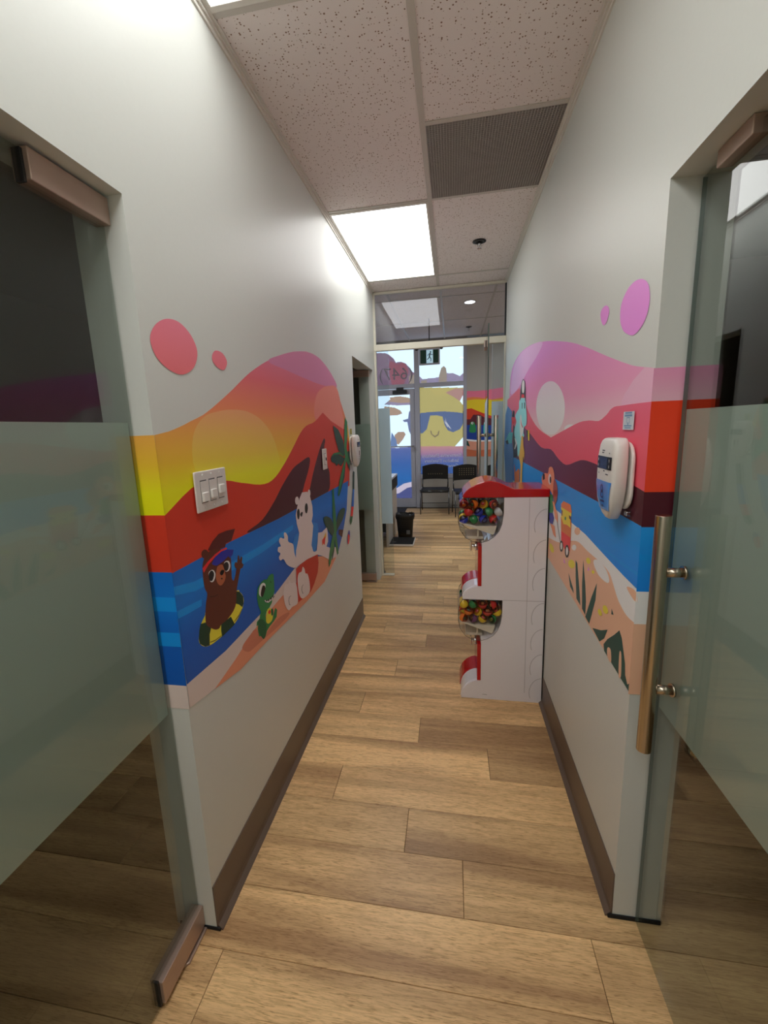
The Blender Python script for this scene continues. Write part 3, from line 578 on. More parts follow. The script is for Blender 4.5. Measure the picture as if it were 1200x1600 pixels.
for k in range(-26, 39):
    yy = Y0 + k * PW
    if yy + PW > YW: continue
    b0 = BUTT.get(k, random.uniform(-0.6, 0.55))
    x = b0 - 3 * PL
    lo, hi = (-1.75, 1.7) if k < 4 else ((-1.15, 1.0) if yy < YP else (-1.75, 1.9))
    while x < 3.6:
        if x + PL > lo and x < hi and k >= -6:
            if full is None: full = plank_mesh(PL).build('plank'); o = full
            else: o = full.copy(); COL.objects.link(o)
            o.parent = floor; o.location = (x, yy, 0)
        else:
            n = len(rest.v); g = 0.0007
            rest.box((x + g, yy + g, -.004), (x + PL - g, yy + PW - g, 0), M_wood)
        x += PL
o = rest.build('distant_planks', floor); o['kind'] = 'stuff'

# ---- corridor walls
def boxes(name, lst, mat, bevel=0.0):
    b = MB()
    for a, c in lst: b.box(a, c, mat)
    return structure(b.build(name, bevel=bevel))
boxes('wall_left', [((XL - T, -4.0, 0), (XL, 0.06, H)), ((XL - T, 0.06, 2.034), (XL, YLC, H)), ((XL - T, YLC, 0), (XL, 3.292, H)),
                    ((XL - T, 3.292, 2.032), (XL, 4.15, H)), ((XL - T, 4.15, 0), (XL, 4.42, H))], M_wall)
boxes('wall_right', [((XR, -4.0, 0), (XR + T, 0.27, H)), ((XR, 0.27, 2.018), (XR + T, YRC, H)), ((XR, YRC, 0), (XR + T, 4.40, H))], M_wall)
boxes('wall_near', [((-3.7, -4.1, 0), (3.7, -4.0, HW))], M_wall)
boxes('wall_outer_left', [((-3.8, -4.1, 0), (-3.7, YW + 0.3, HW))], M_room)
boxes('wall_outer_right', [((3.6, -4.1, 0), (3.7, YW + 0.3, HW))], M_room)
boxes('wall_divider_left', [((-3.7, 4.30, 0), (XL - T, 4.42, HW))], M_wait)
boxes('wall_divider_right', [((XR + T, 4.30, 0), (3.6, 4.40, HW))], M_wait)
boxes('wall_front_right', [((0.262, YW, 0), (3.6, YW + 0.12, HW)), ((-0.57, YW, 0), (0.262, YW + 0.12, 0.545)), ((-3.7, YW, HW - 0.04), (0.262, YW + 0.12, HW + 0.1))], M_wait)
boxes('wall_front_left', [((-3.7, YW, 0), (-3.1, YW + 0.12, HW)), ((-3.1, YW, 0), (-1.47, YW + 0.12, 0.545))], M_wait)
boxes('wall_bulkhead', [((XL - T, YP - 0.02, H + 0.02), (XR + T, YP + 0.1, HW))], M_wait)

# ---- ceiling
boxes('ceiling', [((-3.7, -4.1, H + 0.09), (3.6, YP, H + 0.13)), ((-3.7, YP, HW + 0.02), (3.6, YW + 0.3, HW + 0.06))], M_room)
ceiling = bpy.data.objects['ceiling']
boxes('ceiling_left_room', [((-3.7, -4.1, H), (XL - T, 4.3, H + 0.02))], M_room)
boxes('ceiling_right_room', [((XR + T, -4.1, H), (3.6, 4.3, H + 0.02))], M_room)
y0, y1, y2, y3 = 1.467, 2.099, 2.729, 3.994
def tile(xa, xb, ya, yb, z=H):
    g = 0.004
    return MB().box((xa + g, ya + g, z + 0.004), (xb - g, yb - g, z + 0.018), M_tile).build('ceiling_tile', ceiling)
for a in ((XL, XM, y0, y2), (XL, XM, y3, YP), (XL, XM, -4, y0 - 3.795), (XM, XR, y1 - 1.265, y1), (XM, XR, y2, y3), (XM, XR, y3, YP), (XM, XR, -.431, y1 - 1.265), (XM, XR, -1.696, -.431), (XM, XR, -4, -1.696)): tile(*a)
def bar(a, b): return MB().box(a, b, M_trim).build('tee_bar', ceiling, bevel=0.0012)
bar((XM - 0.012, -4, H), (XM + 0.012, YP - 0.03, H + 0.004))
for x0_, x1_, yy, w_ in ((XL + .02, XM - .012, y0 - 1.265, .012), (XL + .02, XM - .012, y0, .012), (XL + .02, XM - .012, y2, .012), (XL + .02, XM - .012, y3, .012),
                         (XM + .012, XR - .02, y1 - 1.265, .012), (XM + .012, XR - .02, y1, .012), (XM + .012, XR - .02, y2, .012), (XM + .012, XR - .02, y3, .012)):
    bar((x0_, yy - w_, H), (x1_, yy + w_, H + 0.004))
for i in range(6):       # waiting room tiles
    for j in range(3):
        xa = -1.95 + i * 0.61; ya = 4.42 + j * 1.22
        tile(xa, xa + .61, ya, ya + 1.22, HW)
for i in range(7): MB().box((-1.962 + i * .61, 4.42, HW), (-1.938 + i * .61, YW, HW + .004), M_trim).build('tee_bar', ceiling)
for j in range(4): MB().box((-1.95, 4.408 + j * 1.22, HW), (1.71, 4.432 + j * 1.22, HW + .004), M_trim).build('tee_bar', ceiling)
# stepped wall angle
def angle(name, x, s, ya, yb):
    prof = [(x, H - 0.024), (x + s * .006, H - 0.024), (x + s * .006, H - 0.012), (x + s * .013, H - 0.012), (x + s * .013, H - 0.003), (x + s * .022, H - 0.003), (x + s * .022, H + .003), (x, H + .003)]
    structure(MB().prism(prof, 1, ya, yb, M_trimw).build(name))
angle('trim_1', XL, 1, -4, YP - 0.03); angle('trim_2', XR, -1, -4, YP - 0.03)

# ---- rubber cove base
def cove(name, x, s, ya, yb, h=0.156):
    prof = [(x, 0), (x + s * .020, 0), (x + s * .020, .003), (x + s * .014, .009), (x + s * .006, .016), (x + s * .0035, .03), (x + s * .0035, h - .002), (x + s * .002, h), (x, h)]
    structure(MB().prism(prof, 1, ya, yb, M_base).build(name))
cove('baseboard_left', XL, 1, YLC + .001, 3.285); cove('baseboard_right', XR, -1, YRC + .001, YP - .03)
cove('baseboard_left_far', XL, 1, YP + .03, 4.418)
boxes('baseboard_left_end', [((XL - T + .01, YLC - .004, 0), (XL + .014, YLC, .012))], M_matte, bevel=0.002)
boxes('baseboard_right_end', [((XR - .014, YRC - .005, 0), (XR + T, YRC, .014))], M_matte, bevel=0.002)
boxes('baseboard_front', [((-.56, YW - .012, 0), (2.4, YW, .09))], M_wait)

# ================================================================ MURALS
def mural(root, table, place, step, first=0.0006):
    groups = {}; 
    for i, (part, mat, sm, c) in enumerate(table):
        pts = [(c[j] / 1000, c[j + 1] / 1000) for j in range(0, len(c), 2)]
        if sm: pts = spline(pts)
        off = first + i * step
        b = groups.setdefault((part, i) if part in ('gold_coin', 'balloon_dot') else part, MB()); b.poly([place(u, v, off) for u, v in pts], MATS[mat])
    for part, b in groups.items(): b.build((part if isinstance(part, str) else part[0]).split('#')[0], root)
left_mural = thing('wall_mural', 'beach mural with waving brown bear, dinosaur and polar bear on the left wall', 'mural')
mural(left_mural, LEFT_ART, lambda u, v, o: (XL + o, u, v), 4e-5)
right_mural = thing('wall_mural', 'beach mural with treasure cart, dog and pirate shark on the right wall', 'mural')
mural(right_mural, RIGHT_ART, lambda u, v, o: (XR - o, u, v), 4e-5)
# wrap of the prints around the wall ends
wb = MB()
for mat, za, zb in (('sky_l', 1.305, 1.505), ('red_l', 1.154, 1.305), ('sea_l', .83, 1.154), ('sea_stripe', .945, .985), ('sea_stripe', 1.045, 1.085), ('sand_white_l', .759, .83)):
    e = .0008 if mat == 'sea_stripe' else .0005
    wb.poly([(XL - .082, YLC - e - .0012, za), (XL + .004, YLC - e - .0012, za), (XL + .004, YLC - e - .0012, zb), (XL - .082, YLC - e - .0012, zb)], MATS[mat])
wb.build('wrapped_edge', left_mural)
wb = MB()
for mat, za, zb in (('sky_r', 1.539, 1.616), ('jamb_red', 1.318, 1.539), ('purple_r', 1.228, 1.318), ('sea_r', 1.055, 1.228), ('sea_stripe', 1.14, 1.155), ('sand_white_r', .964, 1.055), ('sand_peach_r', .758, .964)):
    m_ = MATS.get(mat) or ink('jamb_red', (190, 52, 26))
    e = .0008 if mat == 'sea_stripe' else .0005
    wb.poly([(XR - .004, YRC - e - .0012, za), (XR + T, YRC - e - .0012, za), (XR + T, YRC - e - .0012, zb), (XR - .004, YRC - e - .0012, zb)], m_)
wb.build('wrapped_edge', right_mural)
back_mural = thing('wall_mural', 'sunset mural with green sea creatures on the far waiting room wall', 'mural')
mural(back_mural, BACK_ART, lambda u, v, o: (u, YW - o, v), 2e-4)

# ================================================================ CEILING FITTINGS
def light_panel(ya, yb, label, right=False):
    t = thing('ceiling_light', label, 'ceiling light', ((XM + XR if right else XL + XM) / 2, (ya + yb) / 2, H), group='flat panel lights in the corridor ceiling')
    xa, xb = (XM + .012, XR - .022) if right else (XL + .022, XM - .012)
    b = MB(); w = .02
    for p, q in (((xa, ya + .012, H - .003), (xb, ya + .012 + w, H + .02)), ((xa, yb - .012 - w, H - .003), (xb, yb - .012, H + .02)),
                 ((xa, ya + .012 + w, H - .003), (xa + .008, yb - .012 - w, H + .02)), ((xb - .012, ya + .012 + w, H - .003), (xb, yb - .012 - w, H + .02))): b.box(p, q, M_trimw)
    local(b.build('frame', bevel=.001), t)
    local(MB().box((xa + .008, ya + .012 + w, H + .001), (xb - .012, yb - .012 - w, H + .006), M_lens).build('lens'), t)
    return t
light_panel(y2, y3, 'lit ceiling light panel beyond the first ceiling tile, near the glass partition')
light_panel(y0 - 1.265, y0, 'lit ceiling light panel at the top edge of the photo, nearest the camera')
light_panel(y0 - 3.795, y0 - 2.53, 'unseen fill light panel added behind the camera, left side of the corridor')  # unseen panel, added to even out the corridor light
light_panel(y0 - 2.53, y0 - 1.265, 'unseen fill light panel added directly over the camera')  # unseen panel, added to brighten the right wall and machine side
for x_ in (-2.45, 1.35):  # out-of-view panels, added only to brighten the waiting room
    t = thing('ceiling_light', 'unseen fill light panel added to the waiting room ceiling, %s' % ('over the desk side' if x_ < 0 else 'right of the chairs'), 'ceiling light', (x_ + .3, 6.2, HW))
    local(MB().box((x_, 5.6, HW - .004), (x_ + .6, 6.8, HW + .01), M_trimw).build('frame'), t)
    local(MB().box((x_ + .02, 5.62, HW - .006), (x_ + .58, 6.78, HW - .004), M_fill_lens).build('lens'), t)
v = thing('air_return_grille', 'dark square egg-crate air return grille in the ceiling', 'vent', ((XM + XR) / 2, (y1 + y2) / 2, H))
M_grille = plain('grille_metal', (196, 190, 186), 0.5)
M_duct = plain('duct_inside', (110, 102, 98), 0.8)
xa, xb, ya, yb = XM + .013, XR - .022, y1 + .013, y2 - .013
b = MB(); n_ = 46
for i in range(n_ + 1):
    x = xa + (xb - xa) * i / n_; y = ya + (yb - ya) * i / n_
    b.box((x - .0006, ya, H), (x + .0006, yb, H + .012), M_grille); b.box((xa, y - .0006, H), (xb, y + .0006, H + .012), M_grille)
g_ = local(b.build('grille'), v); g_['kind'] = 'stuff'
local(MB().box((xa - .01, ya - .01, H + .05), (xb + .01, yb + .01, H + .06), M_duct).build('duct'), v)
def sprinkler(x, y, z, label):
    t = thing('sprinkler_head', label, 'sprinkler', (x, y, z), group='ceiling sprinklers')
    MB().lathe([(.026, 0.004), (.045, 0.002), (.046, -.002), (.024, -.004), (.024, .002)], (0, 0, 0), M_black, 24).build('escutcheon', t)
    MB().lathe([(.044, .0038), (.001, .0042)], (0, 0, -.002), M_matte, 24).build('recess', t)
    MB().lathe([(.008, .0), (.008, -.02), (.005, -.024), (.005, -.03)], (0, 0, 0), M_chrome, 12).build('nozzle', t)
    b = MB(); b.tube([(-.009, 0, -.018), (-.013, 0, -.03), (0, 0, -.042)], .0016, M_chrome, 6); b.tube([(.009, 0, -.018), (.013, 0, -.03), (0, 0, -.042)], .0016, M_chrome, 6); b.build('yoke', t)
    b = MB()
    for k in range(10):
        a = 2 * math.pi * k / 10; c_, s_ = math.cos(a), math.sin(a)
        b.poly([(c_ * .004 - s_ * .002, s_ * .004 + c_ * .002, -.042), (c_ * .004 + s_ * .002, s_ * .004 - c_ * .002, -.042), (c_ * .016 + s_ * .003, s_ * .016 - c_ * .003, -.044), (c_ * .016 - s_ * .003, s_ * .016 + c_ * .003, -.044)], M_chrome)
    b.build('deflector', t)
sprinkler(.19, 3.38, H, 'small sprinkler in a dark recess in the corridor ceiling tile')
sprinkler(.262, 7.4, HW, 'sprinkler on the waiting room ceiling, seen through the glass above the header')
t = thing('downlight', 'round lit downlight in the waiting room ceiling', 'ceiling light', (.225, 5.97, HW))
MB().lathe([(.062, -.001), (.078, -.004), (.082, 0.0)], (0, 0, 0), M_trimw, 28).build('ring', t)
MB().lathe([(.001, -.002), (.062, -.001)], (0, 0, 0), M_bulb, 28).build('lens', t)

# ================================================================ GLASS PARTITION
p = thing('glass_partition', 'floor to ceiling glass partition with cream header closing the corridor', 'partition', (0, YP, 0))
b = MB().box((XL, YP - .025, 2.215), (XR, YP + .025, 2.272), M_cream); local(b.build('header', bevel=.003), p)
b = MB().box((XL, YP - .02, H - .022), (XR, YP + .02, H - .001), M_cream).box((XL, YP - .018, 2.272), (XL + .02, YP + .018, H - .022), M_cream).box((XR - .012, YP - .018, 2.272), (XR, YP + .018, H - .022), M_dark)
local(b.build('top_channel', bevel=.002), p)
local(MB().box((XL, YP - .02, 0), (XL + .016, YP + .02, 2.215), M_cream).build('side_channel', bevel=.002), p)
local(MB().box((XR - .012, YP - .02, 0), (XR, YP + .02, 2.215), M_cream).build('side_channel', bevel=.002), p)
local(MB().box((XL + .016, YP - .018, 0), (-.590, YP + .018, .018), M_cream).build('floor_channel', bevel=.002), p)
local(MB().box((.362, YP - .018, 0), (XR - .012, YP + .018, .018), M_cream).build('floor_channel', bevel=.002), p)
M_transom = clear('transom_glass', (0.84, 0.87, 0.93), 1.3)
local(MB().box((XL + .02, YP - .005, 2.272), (XR - .012, YP + .005, H - .022), M_transom).build('transom_pane'), p)
local(MB().box((XL + .016, YP - .006, .018), (-.590, YP + .006, 2.215), M_pglass).build('side_pane'), p)
local(MB().box((.362, YP - .006, .018), (XR - .012, YP + .006, 2.215), M_pglass).build('side_pane'), p)
local(MB().box((XL + .017, YP + .0066, .548), (-.591, YP + .0074, 1.69), M_frost2).build('frosted_film'), p)
local(MB().box((.363, YP + .0066, .548), (XR - .013, YP + .0074, 1.706), M_frost2).build('frosted_film'), p)

def pull_handle(b_, x, yoff, z0, z1, zp, s, r=.017, mat=None):
    mat = mat or M_steel
    b_.tube([(x, yoff * s, z0), (x, yoff * s, z0 + .001), (x, yoff * s, z1)], r, mat, 24)
    return b_
def glass_door(label, loc, rz, w, h, fz, handle, glass=None, filmmat=None, rail='patch', cat='door', zb=.012, hx=None, side=-1, r=.017, off=.06, group=None):
    """leaf runs along local +X from its hinge; side = local Y side facing the corridor"""
    t = thing('glass_door', label, cat, loc, rz, group)
    MB().box((0, -.0045, zb), (w, .0045, h), glass or M_glass).build('pane', t)
    MB().box((w - .0004, -.0044, zb), (w + .0006, .0044, h), M_edge).build('pane_edge', t)
    MB().box((.001, .0051 if side < 0 else -.0059, fz[0]), (w - .001, .0059 if side < 0 else -.0051, fz[1]), filmmat or M_frost).build('frosted_film', t)
    pl = .19
    MB().box((-.004, -.019, h - .052), (pl, .019, h + .004), M_bronze).build('patch_fitting', t, bevel=.002)
    MB().box((pl, -.009, h - .056), (pl + .006, .009, h), M_dark).build('gasket', t)
    if rail == 'patch':
        MB().box((-.004, -.019, .016), (pl, .019, .088), M_bronze).build('patch_fitting', t, bevel=.002)
        MB().box((pl, -.009, .012), (pl + .006, .009, .092), M_dark).build('gasket', t)
        MB().prism([(-.01, -.024), (.09, -.024), (.11, 0), (.09, .024), (-.01, .024)], 2, 0.0, .008, M_bronze).build('floor_pivot', t, bevel=.002)
    if handle:
        z0, z1, zs = handle; x = hx or w - .085
        for s in (-1, 1):
            b = MB(); b.tube([(x, s * off, z0), (x, s * off, z1)], r, M_steel, 28)
            hb = b.build('pull_bar', t, bevel=.0012)
            for z in zs:
                c = MB(); c.tube([(x, s * .006, z), (x, s * (off - r * .8), z)], .0115, M_steel, 18); c.tube([(x, s * .006, z), (x, s * .0115, z)], .0165, M_steel, 18)
                c.build('standoff', hb)
    return t
# left door, closed, hinge by the corridor wall
glass_door('closed glass door with frosted band in the left wall', (XL - .055, YLC - .006, 0), -math.pi / 2, .90, 2.024, (.742, 1.537), (.66, 1.28, (.835, 1.14)), side=1)
# right door, closed, pull side by the corner
glass_door('closed glass door with long steel pull handle in the right wall', (XR + .065, .285, 0), math.pi / 2, .896, 2.008, (.733, 1.517), (.662, 1.278, (.835, 1.14)), side=1, hx=.810, off=.061)
# far left door, standing open into the room behind
glass_door('glass door standing open inside the far left doorway', (XL - .03, 4.10, 0), math.pi, .84, 2.022, (.728, 1.545), None, side=1)
# partition door leaf swung open towards the corridor
glass_door('open glass door leaf seen edge-on above the capsule machine', (.305, YP - .03, 0), -math.pi / 2 - .052, .87, 2.205, (.548, 1.69), (.30, 1.565, (.44, 1.42)), glass=M_pglass, filmmat=M_frost2, side=1, off=.062, r=.0165)
s_ = tag(MB().box((XR + .045, .99, 1.985), (XR + .075, 1.10, 2.0175), M_bronze).build('door_stop', bevel=.002), 'small metal stop block under the head of the right doorway', 'door stop')

# ================================================================ CAPSULE MACHINE
MY0, MY1 = 2.264, 2.530
mc = thing('capsule_machine', 'tall white capsule vending machine with red top against the right wall', 'vending machine', (.26, 2.4, 0))
def arc(cx, cz, rx, rz, a0, a1, n=8): return [(cx + rx * math.cos(math.radians(a0 + (a1 - a0) * k / n)), cz + rz * math.sin(math.radians(a0 + (a1 - a0) * k / n))) for k in range(n + 1)]
hoodL = arc(.151, .002, .106, .112, 180, 100, 8)
hoodU = [(x, z + .585) for x, z in arc(.151, .006, .098, .070, 180, 100, 8)]
bub = [(.151, .353), (.185, .364), (.215, .385), (.238, .415), (.252, .452), (.259, .50), (.260, .585)]
bubU = [(.151, .895), (.185, .906), (.214, .927), (.237, .957), (.251, .994), (.258, 1.05), (.259, 1.134)]
side_prof = [(.470, 0)] + hoodL + [(.151, .113)] + bub + [(.053, .586)] + hoodU + [(.151, .66)] + bubU + [(.470, 1.134)]
local(MB().prism(side_prof, 1, MY0, MY1, M_whitebody).build('cabinet'), mc)
local(MB().box((.4702, MY0 - .001, .003), (.4768, MY1 + .001, 1.134), M_matte).build('back_panel'), mc)
top_prof = [(.053, 1.1345), (.056, 1.150), (.070, 1.170), (.095, 1.190), (.125, 1.206), (.160, 1.216), (.192, 1.219), (.222, 1.214), (.250, 1.203), (.275, 1.190), (.292, 1.181), (.306, 1.177), (.4765, 1.176), (.4765, 1.1345)]
local(MB().prism(top_prof, 1, MY0 - .002, MY1 + .002, M_red, smooth=False).build('top_cover', bevel=.004), mc)
def unit(dz, ztop, hood, hz):
    g = [(.054, ztop - .001), (.258, ztop - .001), (.257, ztop - .09), (.250, ztop - .135), (.236, ztop - .173), (.213, ztop - .204), (.184, ztop - .224), (.150, ztop - .235),
         (.105, ztop - .231), (.067, ztop - .210), (.040, ztop - .172), (.029, ztop - .125), (.029, ztop - .06), (.038, ztop - .022)]
    glb = local(MB().prism(g, 1, MY0 + .001, MY1 - .001, M_clearp).build('clear_globe'), mc)
    for yy in (MY0 + .0005, MY1 - .0025):
        rim = MB()
        k = len(g)
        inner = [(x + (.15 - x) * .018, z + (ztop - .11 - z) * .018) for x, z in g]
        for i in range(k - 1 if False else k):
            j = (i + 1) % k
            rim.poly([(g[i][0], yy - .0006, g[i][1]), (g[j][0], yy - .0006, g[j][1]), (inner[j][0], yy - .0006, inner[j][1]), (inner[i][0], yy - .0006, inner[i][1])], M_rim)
        local(rim.build('globe_rim'), mc)
    local(MB().prism([(.036, ztop - .128), (.036, ztop - .134), (.206, ztop - .196), (.214, ztop - .190), (.225, ztop - .150), (.12, ztop - .150)], 1, MY0 + .012, MY1 - .012, M_ivory).build('chute', bevel=.001), mc)
    local(MB().box((.07, MY0 + .05, ztop - .228), (.16, MY1 - .05, ztop - .214), M_ivory).box((.128, MY0 + .03, ztop - .214), (.136, MY0 + .05, ztop - .175), M_ivory).build('gear_housing', bevel=.001), mc)
    local(MB().box((.131, MY0 - .001, hz[0]), (.1508, MY1 + .001, hz[1]), M_red).build('coin_plate', bevel=.002), mc)
    k = thing_part = MB(); zc = hz[1] - .022
    k.tube([(.131, 2.36, zc), (.120, 2.36, zc)], .024, M_chrome, 24); k.tube([(.120, 2.36, zc), (.104, 2.36, zc)], .010, M_chrome, 18)
    kn = local(k.build('coin_knob', bevel=.001), mc)
    hd = MB().box((.094, 2.353, zc - .026), (.104, 2.367, zc + .026), M_chrome).build('turn_grip', bevel=.003)
    hd.parent = kn
    b = MB(); pr = [(x, z) for x, z in hood]
    # curved prize door: white rim in front, red flap behind
    def strip(pr, ya, yb, out, mat):
        for i in range(len(pr) - 1):
            cx, cz = .151, hood[0][1]
            P = lambda q: (cx + (q[0] - cx) * out, cz + (q[1] - cz) * out)
            a, c = P(pr[i]), P(pr[i + 1])
            b.poly([(a[0], ya, a[1]), (c[0], ya, c[1]), (c[0], yb, c[1]), (a[0], yb, a[1])], mat)
    cx, cz = .151, hood[0][1]
    def sector(out): return [(cx + (x - cx) * out, cz + (z - cz) * out) for x, z in hood]
    fl = MB().prism(sector(1.05) + [(cx - .002, cz + .004)], 1, 2.392, MY1 - .004, M_red).build('prize_flap', bevel=.001); local(fl, mc)
    local(MB().prism(sector(1.02) + [(cx - .002, cz + .004)], 1, MY0 + .02, 2.388, M_gloss).build('prize_hood'), mc)
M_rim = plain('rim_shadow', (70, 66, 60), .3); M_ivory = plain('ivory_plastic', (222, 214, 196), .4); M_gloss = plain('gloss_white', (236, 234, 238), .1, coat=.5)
unit(0, .584, hoodL, (.113, .327)); unit(0, 1.1335, hoodU, (.66, .877))
# embossed half circles, panel seams and scuffs on the side
M_seam = plain('seam_shadow', (176, 168, 172), .5)
b = MB()
for z in (.06, .20, .345, .49, .68, .83, .99):
    b.tube([(.4695 - .062 * math.cos(math.radians(a)), MY0 - .0001, z + .085 * math.sin(math.radians(a))) for a in range(-25, 91, 8)], .0011, M_seam, 5)
o = local(b.build('embossed_arc'), mc); o['kind'] = 'stuff'
b = MB().box((.381, MY0 - .0006, .055), (.3828, MY0, 1.13), M_seam).box((.262, MY0 - .0006, .5845), (.469, MY0, .5862), M_seam).box((.16, MY0 - .0006, .028), (.185, MY0, .0295), M_rim)
local(b.build('panel_seam'), mc)

# ---- toy capsules
CAPC = dict(red=(205, 30, 30), orange=(235, 120, 20), yellow=(235, 200, 40), green=(15, 130, 70), blue=(25, 55, 190), clear=(205, 205, 205), purple=(110, 50, 110))
def capsule(colour, where, first=False):
    key = 'capsule_' + colour
    t = thing('toy_capsule', '%s toy capsule behind the front ones in the %s globe' % (colour, where), 'toy capsule', group='%s toy capsules in the %s globe' % (colour, where))
    r = .0236; n = 10
    c1 = MATS.get(key) or plain(key, CAPC[colour], .12, coat=.4)
    c2 = MATS.get(key + '_clear') or clear(key + '_clear', tuple(.35 + .62 * lin(v) for v in CAPC[colour]) if colour != 'clear' else (.93, .93, .93), 1.0)
    cap = MB().lathe([(r * math.cos(math.radians(a)), r * math.sin(math.radians(a))) for a in (-90, -65, -40, -15, 0)] + [(r * 1.03, .001), (r * 1.03, .004), (r * .9, .004)], (0, 0, 0), c1, 18)
    cap.build('capsule_cap', t)
    MB().lathe([(r * math.cos(math.radians(a)) * .99, r * math.sin(math.radians(a)) * .99) for a in (10, 30, 50, 70, 90)], (0, 0, 0), c2, 18).build('capsule_dome', t)
    MB().box((-.009, -.007, .003), (.009, .007, .013), MATS.get('prize_' + colour) or plain('prize_' + colour, CAPC[{'red': 'yellow', 'blue': 'clear', 'clear': 'blue', 'green': 'yellow', 'yellow': 'red', 'orange': 'green', 'purple': 'orange'}[colour]], .4)).build('prize', t, bevel=.003)
    return t
protos = {}
def put(colour, where, loc, label=None):
    if (colour, where) not in protos: o = protos[(colour, where)] = capsule(colour, where)
    else: o = copy_tree(protos[(colour, where)])
    if label: o['label'] = label
    elif 'front ones' not in o['label']: o['label'] = '%s toy capsule behind the front ones in the %s globe' % (colour, where)
    o.location = loc; o.rotation_euler = (random.uniform(-2.4, 2.4), random.uniform(-1, 1), random.uniform(0, 6))
UP = [['blue', 'green', 'blue', 'red', 'yellow'], ['red', 'blue', 'green', 'clear', 'clear'], ['red', 'orange', 'yellow', 'red']]
LOWC = [['orange', 'purple', 'yellow', 'green'], ['orange', 'yellow', 'red', 'yellow', 'orange'], ['yellow', 'green', 'red', 'red']]
for where, ztop, cols in (('upper', 1.1335, UP), ('lower', .584, LOWC)):
    for dy in range(4):
        for row in range(3):
            n_ = 4
            for i in range(n_):
                x = (.0585 if row != 1 else .0835) + i * .0505
                z = ztop - .118 + row * .0405
                col = cols[row][i] if dy == 0 and i < len(cols[row]) else random.choice(['red', 'yellow', 'green', 'blue', 'clear', 'orange'] if where == 'upper' else ['red', 'orange', 'yellow', 'green', 'purple', 'clear'])
                put(col, where, (x, MY0 + .027 + dy * .0502, z), None if dy else '%s toy capsule against the near side of the %s globe, %s row, %s from left' % (col, where, ('bottom', 'middle', 'top')[row], ('first', 'second', 'third', 'fourth')[i]))

# ================================================================ WALL FITTINGS
def slab(b_, x, s, ya, yb, za, zb, d0, d1, mat): b_.box((min(x + s * d0, x + s * d1), ya, za), (max(x + s * d0, x + s * d1), yb, zb), mat); return b_
M_plate = plain('switch_plastic', (226, 220, 214), .35); M_slot = plain('slot_shadow', (60, 56, 52), .6)
t = thing('light_switch_plate', 'white triple dimmer switch plate on the yellow and red print, left wall', 'light switch', (XL + .005, 1.2, 1.34))
ya, yb, za, zb = 1.113, 1.287, 1.281, 1.399
bz = MB().prism(rounded(ya, yb, za, zb, .004, 3), 0, XL + .0045, XL + .0105, M_plate)
local(bz.build('plate', bevel=.003), t)
for k in range(3):
    yc = ya + .040 + k * .047
    q = local(MB().box((XL + .0105, yc - .0165, za + .026), (XL + .0112, yc + .0165, zb - .026), M_slot).build('switch_opening'), t)
    q = local(MB().box((XL + .0108, yc - .0155, za + .028), (XL + .0122, yc + .0155, zb - .029), M_plate).build('switch_insert', bevel=.0006), t)
    low = (0, .004, .012)[k]
    MB().box((XL + .0118, yc - .0135, za + .030 + low), (XL + .0185, yc + .0135, za + .056 + low), M_white).build('slider', q, bevel=.0015)
    q.children[0].matrix_parent_inverse = Matrix.Identity(4)
    for z in (za + .012, zb - .012):
        local(MB().lathe([(.0001, .0016), (.003, .0012), (.0034, 0)], (XL + .0105, yc, z), M_white, 10, axis=0).build('screw'), t)
t = thing('light_switch', 'single white dimmer switch on the dark mound of the left mural', 'light switch', (XL + .005, 2.41, 1.34))
ya, yb, za, zb = 2.372, 2.452, 1.283, 1.400
local(MB().prism(rounded(ya, yb, za, zb, .004, 3), 0, XL + .0045, XL + .0105, M_plate).build('plate', bevel=.003), t)
local(MB().box((XL + .0105, 2.395, za + .026), (XL + .0112, 2.429, zb - .026), M_slot).build('switch_opening'), t)
local(MB().box((XL + .0108, 2.396, za + .028), (XL + .0145, 2.428, zb - .028), M_white).build('rocker', bevel=.001), t)
local(MB().box((XL + .0145, 2.409, za + .050), (XL + .019, 2.415, zb - .050), M_slot).build('slider', bevel=.001), t)

